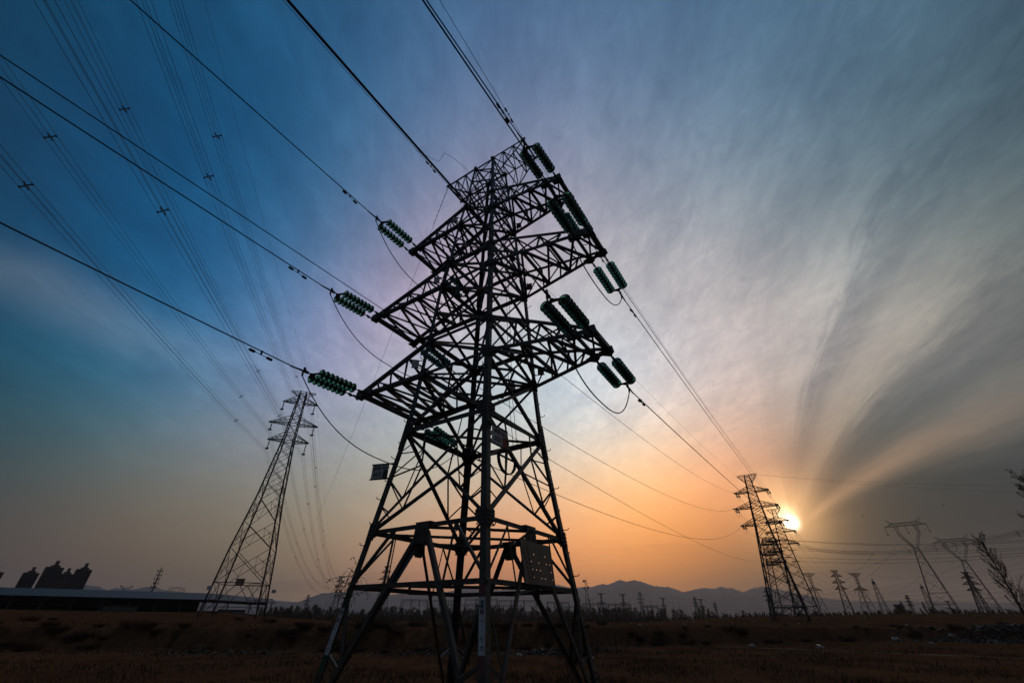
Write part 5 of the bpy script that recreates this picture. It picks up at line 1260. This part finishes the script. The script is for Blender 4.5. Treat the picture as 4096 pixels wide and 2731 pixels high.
# ---------------------------------------------------------------- field: bank shrubs, grass, litter
def shrub_mesh(seed, dens=240, h=1.0, w=.7):
    rr = random.Random(seed); m = MB()
    for _ in range(dens):
        a = rr.uniform(0, 6.28); r0 = rr.uniform(0, .35)*w; p = Vector((math.cos(a)*r0, math.sin(a)*r0, -.1)); d = Vector((math.cos(a)*rr.uniform(.1, .9), math.sin(a)*rr.uniform(.1, .9), 1)).normalized(); L = h*rr.uniform(.5, 1.1)
        q = p+d*L*.6; e = q+(d+Vector((rr.uniform(-.5, .5), rr.uniform(-.5, .5), rr.uniform(-.2, .3)))).normalized()*L*.5; n = d.orthogonal().normalized()*.010
        m.add([p-n, p+n, q+n, q-n], [(0, 1, 2, 3)]); m.add([q-n, q+n, e], [(0, 1, 2)])
        for _k in range(2):
            s = lerp(q, e, rr.random()); o = Vector((rr.uniform(-1, 1), rr.uniform(-1, 1), rr.uniform(-1, 1)))*.05; m.add([s, s+o, s+o.orthogonal()*.5], [(0, 1, 2)])
    return m.mesh('shrub', SHRUBM)
SH = [shrub_mesh(s, 300, .8, 1.3) for s in range(4)]
for i in range(130):
    az = rnd.uniform(-52, 52); bd = interp(BANK, az); d = bd+rnd.uniform(-1.0, 3.2) if rnd.random() < .8 else bd+rnd.uniform(4, 25)
    P = place(az, d); P.z = ground(P.x, P.y); o = bpy.data.objects.new('shrub', rnd.choice(SH)); COL.objects.link(o); o.location = P; s = rnd.uniform(.3, .85); o.scale = (s*1.5, s*1.5, s*.9); o.rotation_euler = (0, 0, rnd.uniform(0, 6))
    tag(o, 'low dark dry shrub on the earth bank across the field', 'shrub', 'shrubs along the earth bank')
m = MB()
for i in range(60000):
    az = rnd.uniform(-56, 56); d = 14+rnd.random()**1.4*42
    x, y = math.sin(R(az))*d, math.cos(R(az))*d
    if mn.noise(Vector((x*.25, y*.25, 8)))+.25*mn.noise(Vector((x, y, 2))) < .05 and rnd.random() < .93: continue
    z = ground(x, y); h = rnd.uniform(.05, .26); a = rnd.uniform(0, 3.14); w = rnd.uniform(.006, .016)*(1+d*.03); dx = Vector((math.cos(a)*w, math.sin(a)*w, 0)); p = Vector((x, y, z-.02))
    m.add([p-dx, p+dx, p+Vector((rnd.uniform(-.15, .15), rnd.uniform(-.15, .15), h))], [(0, 1, 2)])
tag(m.build('dry_grass', GRASSM), 'thin dry grass and stubble over the dark field', 'grass', kind='stuff')
def lump(seed, s, n=2, flat=.6, j=.35):
    bm = __import__('bmesh').new(); __import__('bmesh').ops.create_icosphere(bm, subdivisions=n, radius=s); rr = random.Random(seed)
    for v in bm.verts: v.co *= 1+rr.uniform(-j, j); v.co.z *= flat
    me = bpy.data.meshes.new('lump'); bm.to_mesh(me); bm.free(); return me
def dist_el(az, el):
    d = 12.0
    while d < 300:
        P = place(az, d)
        if EYE-d*math.tan(R(-el)) <= ground(P.x, P.y): return d
        d += .25
    return d
LIT = [(25.12, -2.0, .22, 'white plastic bag on the ground right of the near pylon'), (30.98, -1.95, .24, 'white plastic bag on the ground below the tall right pylon'), (37.1, -1.33, .42, 'larger pale plastic bag before the bank under the small pylons'),
       (41.0, -1.0, .3, 'pale scrap beside the rubble heap'), (-5.2, -3.35, .10, 'small pale scrap left of the nearest pylon leg'), (0.9, -3.1, .16, 'pale crumpled bag right of the nearest pylon leg'), (8.8, -3.3, .12, 'pale scrap at the foot of the right pylon leg'), (14.6, -1.75, .28, 'pale tattered bag caught in a bush on the bank')]
for i, (az, el, s, lab) in enumerate(LIT):
    P = place(az, dist_el(az, el)); P.z = ground(P.x, P.y)+s*.3
    me = lump(i, s, 2, .55, .4); me.name = 'plastic_bag'; me.materials.append(BAG); o = bpy.data.objects.new('plastic_bag', me); COL.objects.link(o); o.location = P; tag(o, lab, 'litter', 'plastic bags and scraps in the field')
SCR = lump(77, .09, 1, .5, .4); SCR.name = 'scrap'; SCR.materials.append(BAG)
SCR2 = lump(78, .09, 1, .5, .4); SCR2.name = 'scrap'; SCR2.materials.append(CONC)
for i in range(70):
    az = rnd.uniform(10, 48); d = rnd.uniform(60, 170); P = place(az, d); P.z = ground(P.x, P.y)+.05; o = bpy.data.objects.new('scrap', SCR if i % 3 == 0 else SCR2); COL.objects.link(o); o.location = P; s = rnd.uniform(.8, 2.0); o.scale = (s*1.4, s, s); o.rotation_euler = (0, 0, rnd.uniform(0, 3)); tag(o, 'tiny pale speck of litter on the far side of the field', 'litter', 'tiny specks of litter in the far field')
def heap(az, d, n, sx, sy, smin, smax, mats, name, label, cat, seed):
    rr = random.Random(seed); m = MB(); P = place(az, d); P.z = ground(P.x, P.y); mi = []
    for _ in range(n):
        x, y = rr.gauss(0, sx), rr.gauss(0, sy); z = ground(P.x+x, P.y+y)-P.z+.25*math.exp(-(x*x/sx/sx+y*y/sy/sy)/2)*rr.random(); s = rr.uniform(smin, smax)
        a = Vector((rr.uniform(-1, 1), rr.uniform(-1, 1), rr.uniform(-.4, .6))).normalized()*s; b = a.cross(Vector((rr.uniform(-1, 1), rr.uniform(-1, 1), 1))).normalized()*s*rr.uniform(.3, .9); c = a.cross(b).normalized()*s*rr.uniform(.08, .4); p = Vector((x, y, z))
        o = len(m.f); m.add([p-a-b-c, p+a-b*.7-c, p+a+b-c, p-a*.8+b-c, p-a*.9-b*.8+c, p+a*.8-b+c, p+a*.7+b*.8+c, p-a+b*.7+c], [(3, 2, 1, 0), (4, 5, 6, 7), (0, 1, 5, 4), (1, 2, 6, 5), (2, 3, 7, 6), (3, 0, 4, 7)]); mi += [rr.choices(range(len(mats)), [6, 2, 1][:len(mats)])[0]]*6
    ob = m.build(name, mats, None, P)
    for pl, k in zip(ob.data.polygons, mi): pl.material_index = k
    return tag(ob, label, cat, kind='stuff')
heap(4.3, dist_el(4.3, -2.85), 420, 1.25, .7, .03, .12, [RUBBLE, CONC, BAG], 'litter_heap', 'heap of broken litter with pale plastic scraps below the right face of the near pylon', 'rubbish heap', 1)
heap(9.5, dist_el(9.5, -2.6), 160, 1.1, .5, .03, .10, [RUBBLE, CONC], 'rubble_patch', 'small patch of rubble right of the near pylon foot', 'rubble', 2)
heap(-9.0, dist_el(-9.0, -3.0), 220, 2.0, .6, .03, .10, [RUBBLE, CONC], 'rubble_patch', 'scatter of stones left of the near pylon foot', 'rubble', 3)
heap(-30, dist_el(-30, -2.6), 200, 3.0, .8, .03, .12, [RUBBLE, CONC], 'rubble_patch', 'scatter of stones at the foot of the bank on the left', 'rubble', 4)
heap(43.5, dist_el(43.5, -1.15), 700, 4.5, 1.5, .06, .30, [RUBBLE, CONC], 'rubble_heap', 'low heap of broken slabs and rubble at the right edge', 'rubble heap', 6)
# a faint wheel track
m = MB(); pts = []
for k in range(40):
    az = 22+30*k/39; el = -2.15+.1*math.sin(k*.16)-.25*(k/39)**1.5*-1*(-1); d = (EYE-.02)/math.tan(R(2.12+.25*(k/39)**2)); pts.append(place(az, d))
for k, p in enumerate(pts):
    d = (pts[min(k+1, 39)]-pts[max(0, k-1)]).normalized(); n = Vector((-d.y, d.x, 0))*.22
    for q in (p-n, p+n): m.v.append((q.x, q.y, ground(q.x, q.y)+.03))
for k in range(39): m.f.append((2*k, 2*k+2, 2*k+3, 2*k+1))
tag(m.build('path', mat('trodden_earth', (.12, .085, .055), .95, vary=.2)), kind='structure')
# birds
for az, el, lab in ((38.6, 9.0, 'tiny dark bird above the cat head pylons'), (44.9, 9.1, 'tiny dark bird near the upper right tree'), (33.9, 6.1, 'tiny dark bird below the level bundles'), (35.9, 6.0, 'tiny dark bird right of the level bundles')):
    m = MB(); m.tube([(0, -.12, 0), (0, 0, .02), (0, .14, 0)], [.01, .05, .01], 6)
    for s_ in (-1, 1): m.add([(0, -.04, .02), (s_*.16, -.02, .09), (s_*.30, .05, .04), (0, .05, .02)], [(0, 1, 2, 3)])
    o = m.build('bird', BIRDM, None, place(az, 110, math.tan(R(el))*110+EYE)); tag(o, lab, 'bird', 'birds in flight')

# ---------------------------------------------------------------- haze
m = MB(); m.box((0, 1500, 268), 15600, 12800, 540)
hz = m.build('haze', None) if False else None
me = m.mesh('haze', []); hz = bpy.data.objects.new('haze', me); COL.objects.link(hz); tag(hz, 'thin evening haze', 'haze', kind='stuff')
hm = bpy.data.materials.new('haze'); hm.use_nodes = True; nt = hm.node_tree; nt.nodes.clear()
pv = nt.nodes.new('ShaderNodeVolumePrincipled'); pv.inputs['Color'].default_value = (.62, .64, .70, 1); pv.inputs['Density'].default_value = 1.4e-4; pv.inputs['Anisotropy'].default_value = .45
oo = nt.nodes.new('ShaderNodeOutputMaterial'); nt.links.new(pv.outputs[0], oo.inputs['Volume']); me.materials.append(hm)
SC.cycles.volume_bounces = 0
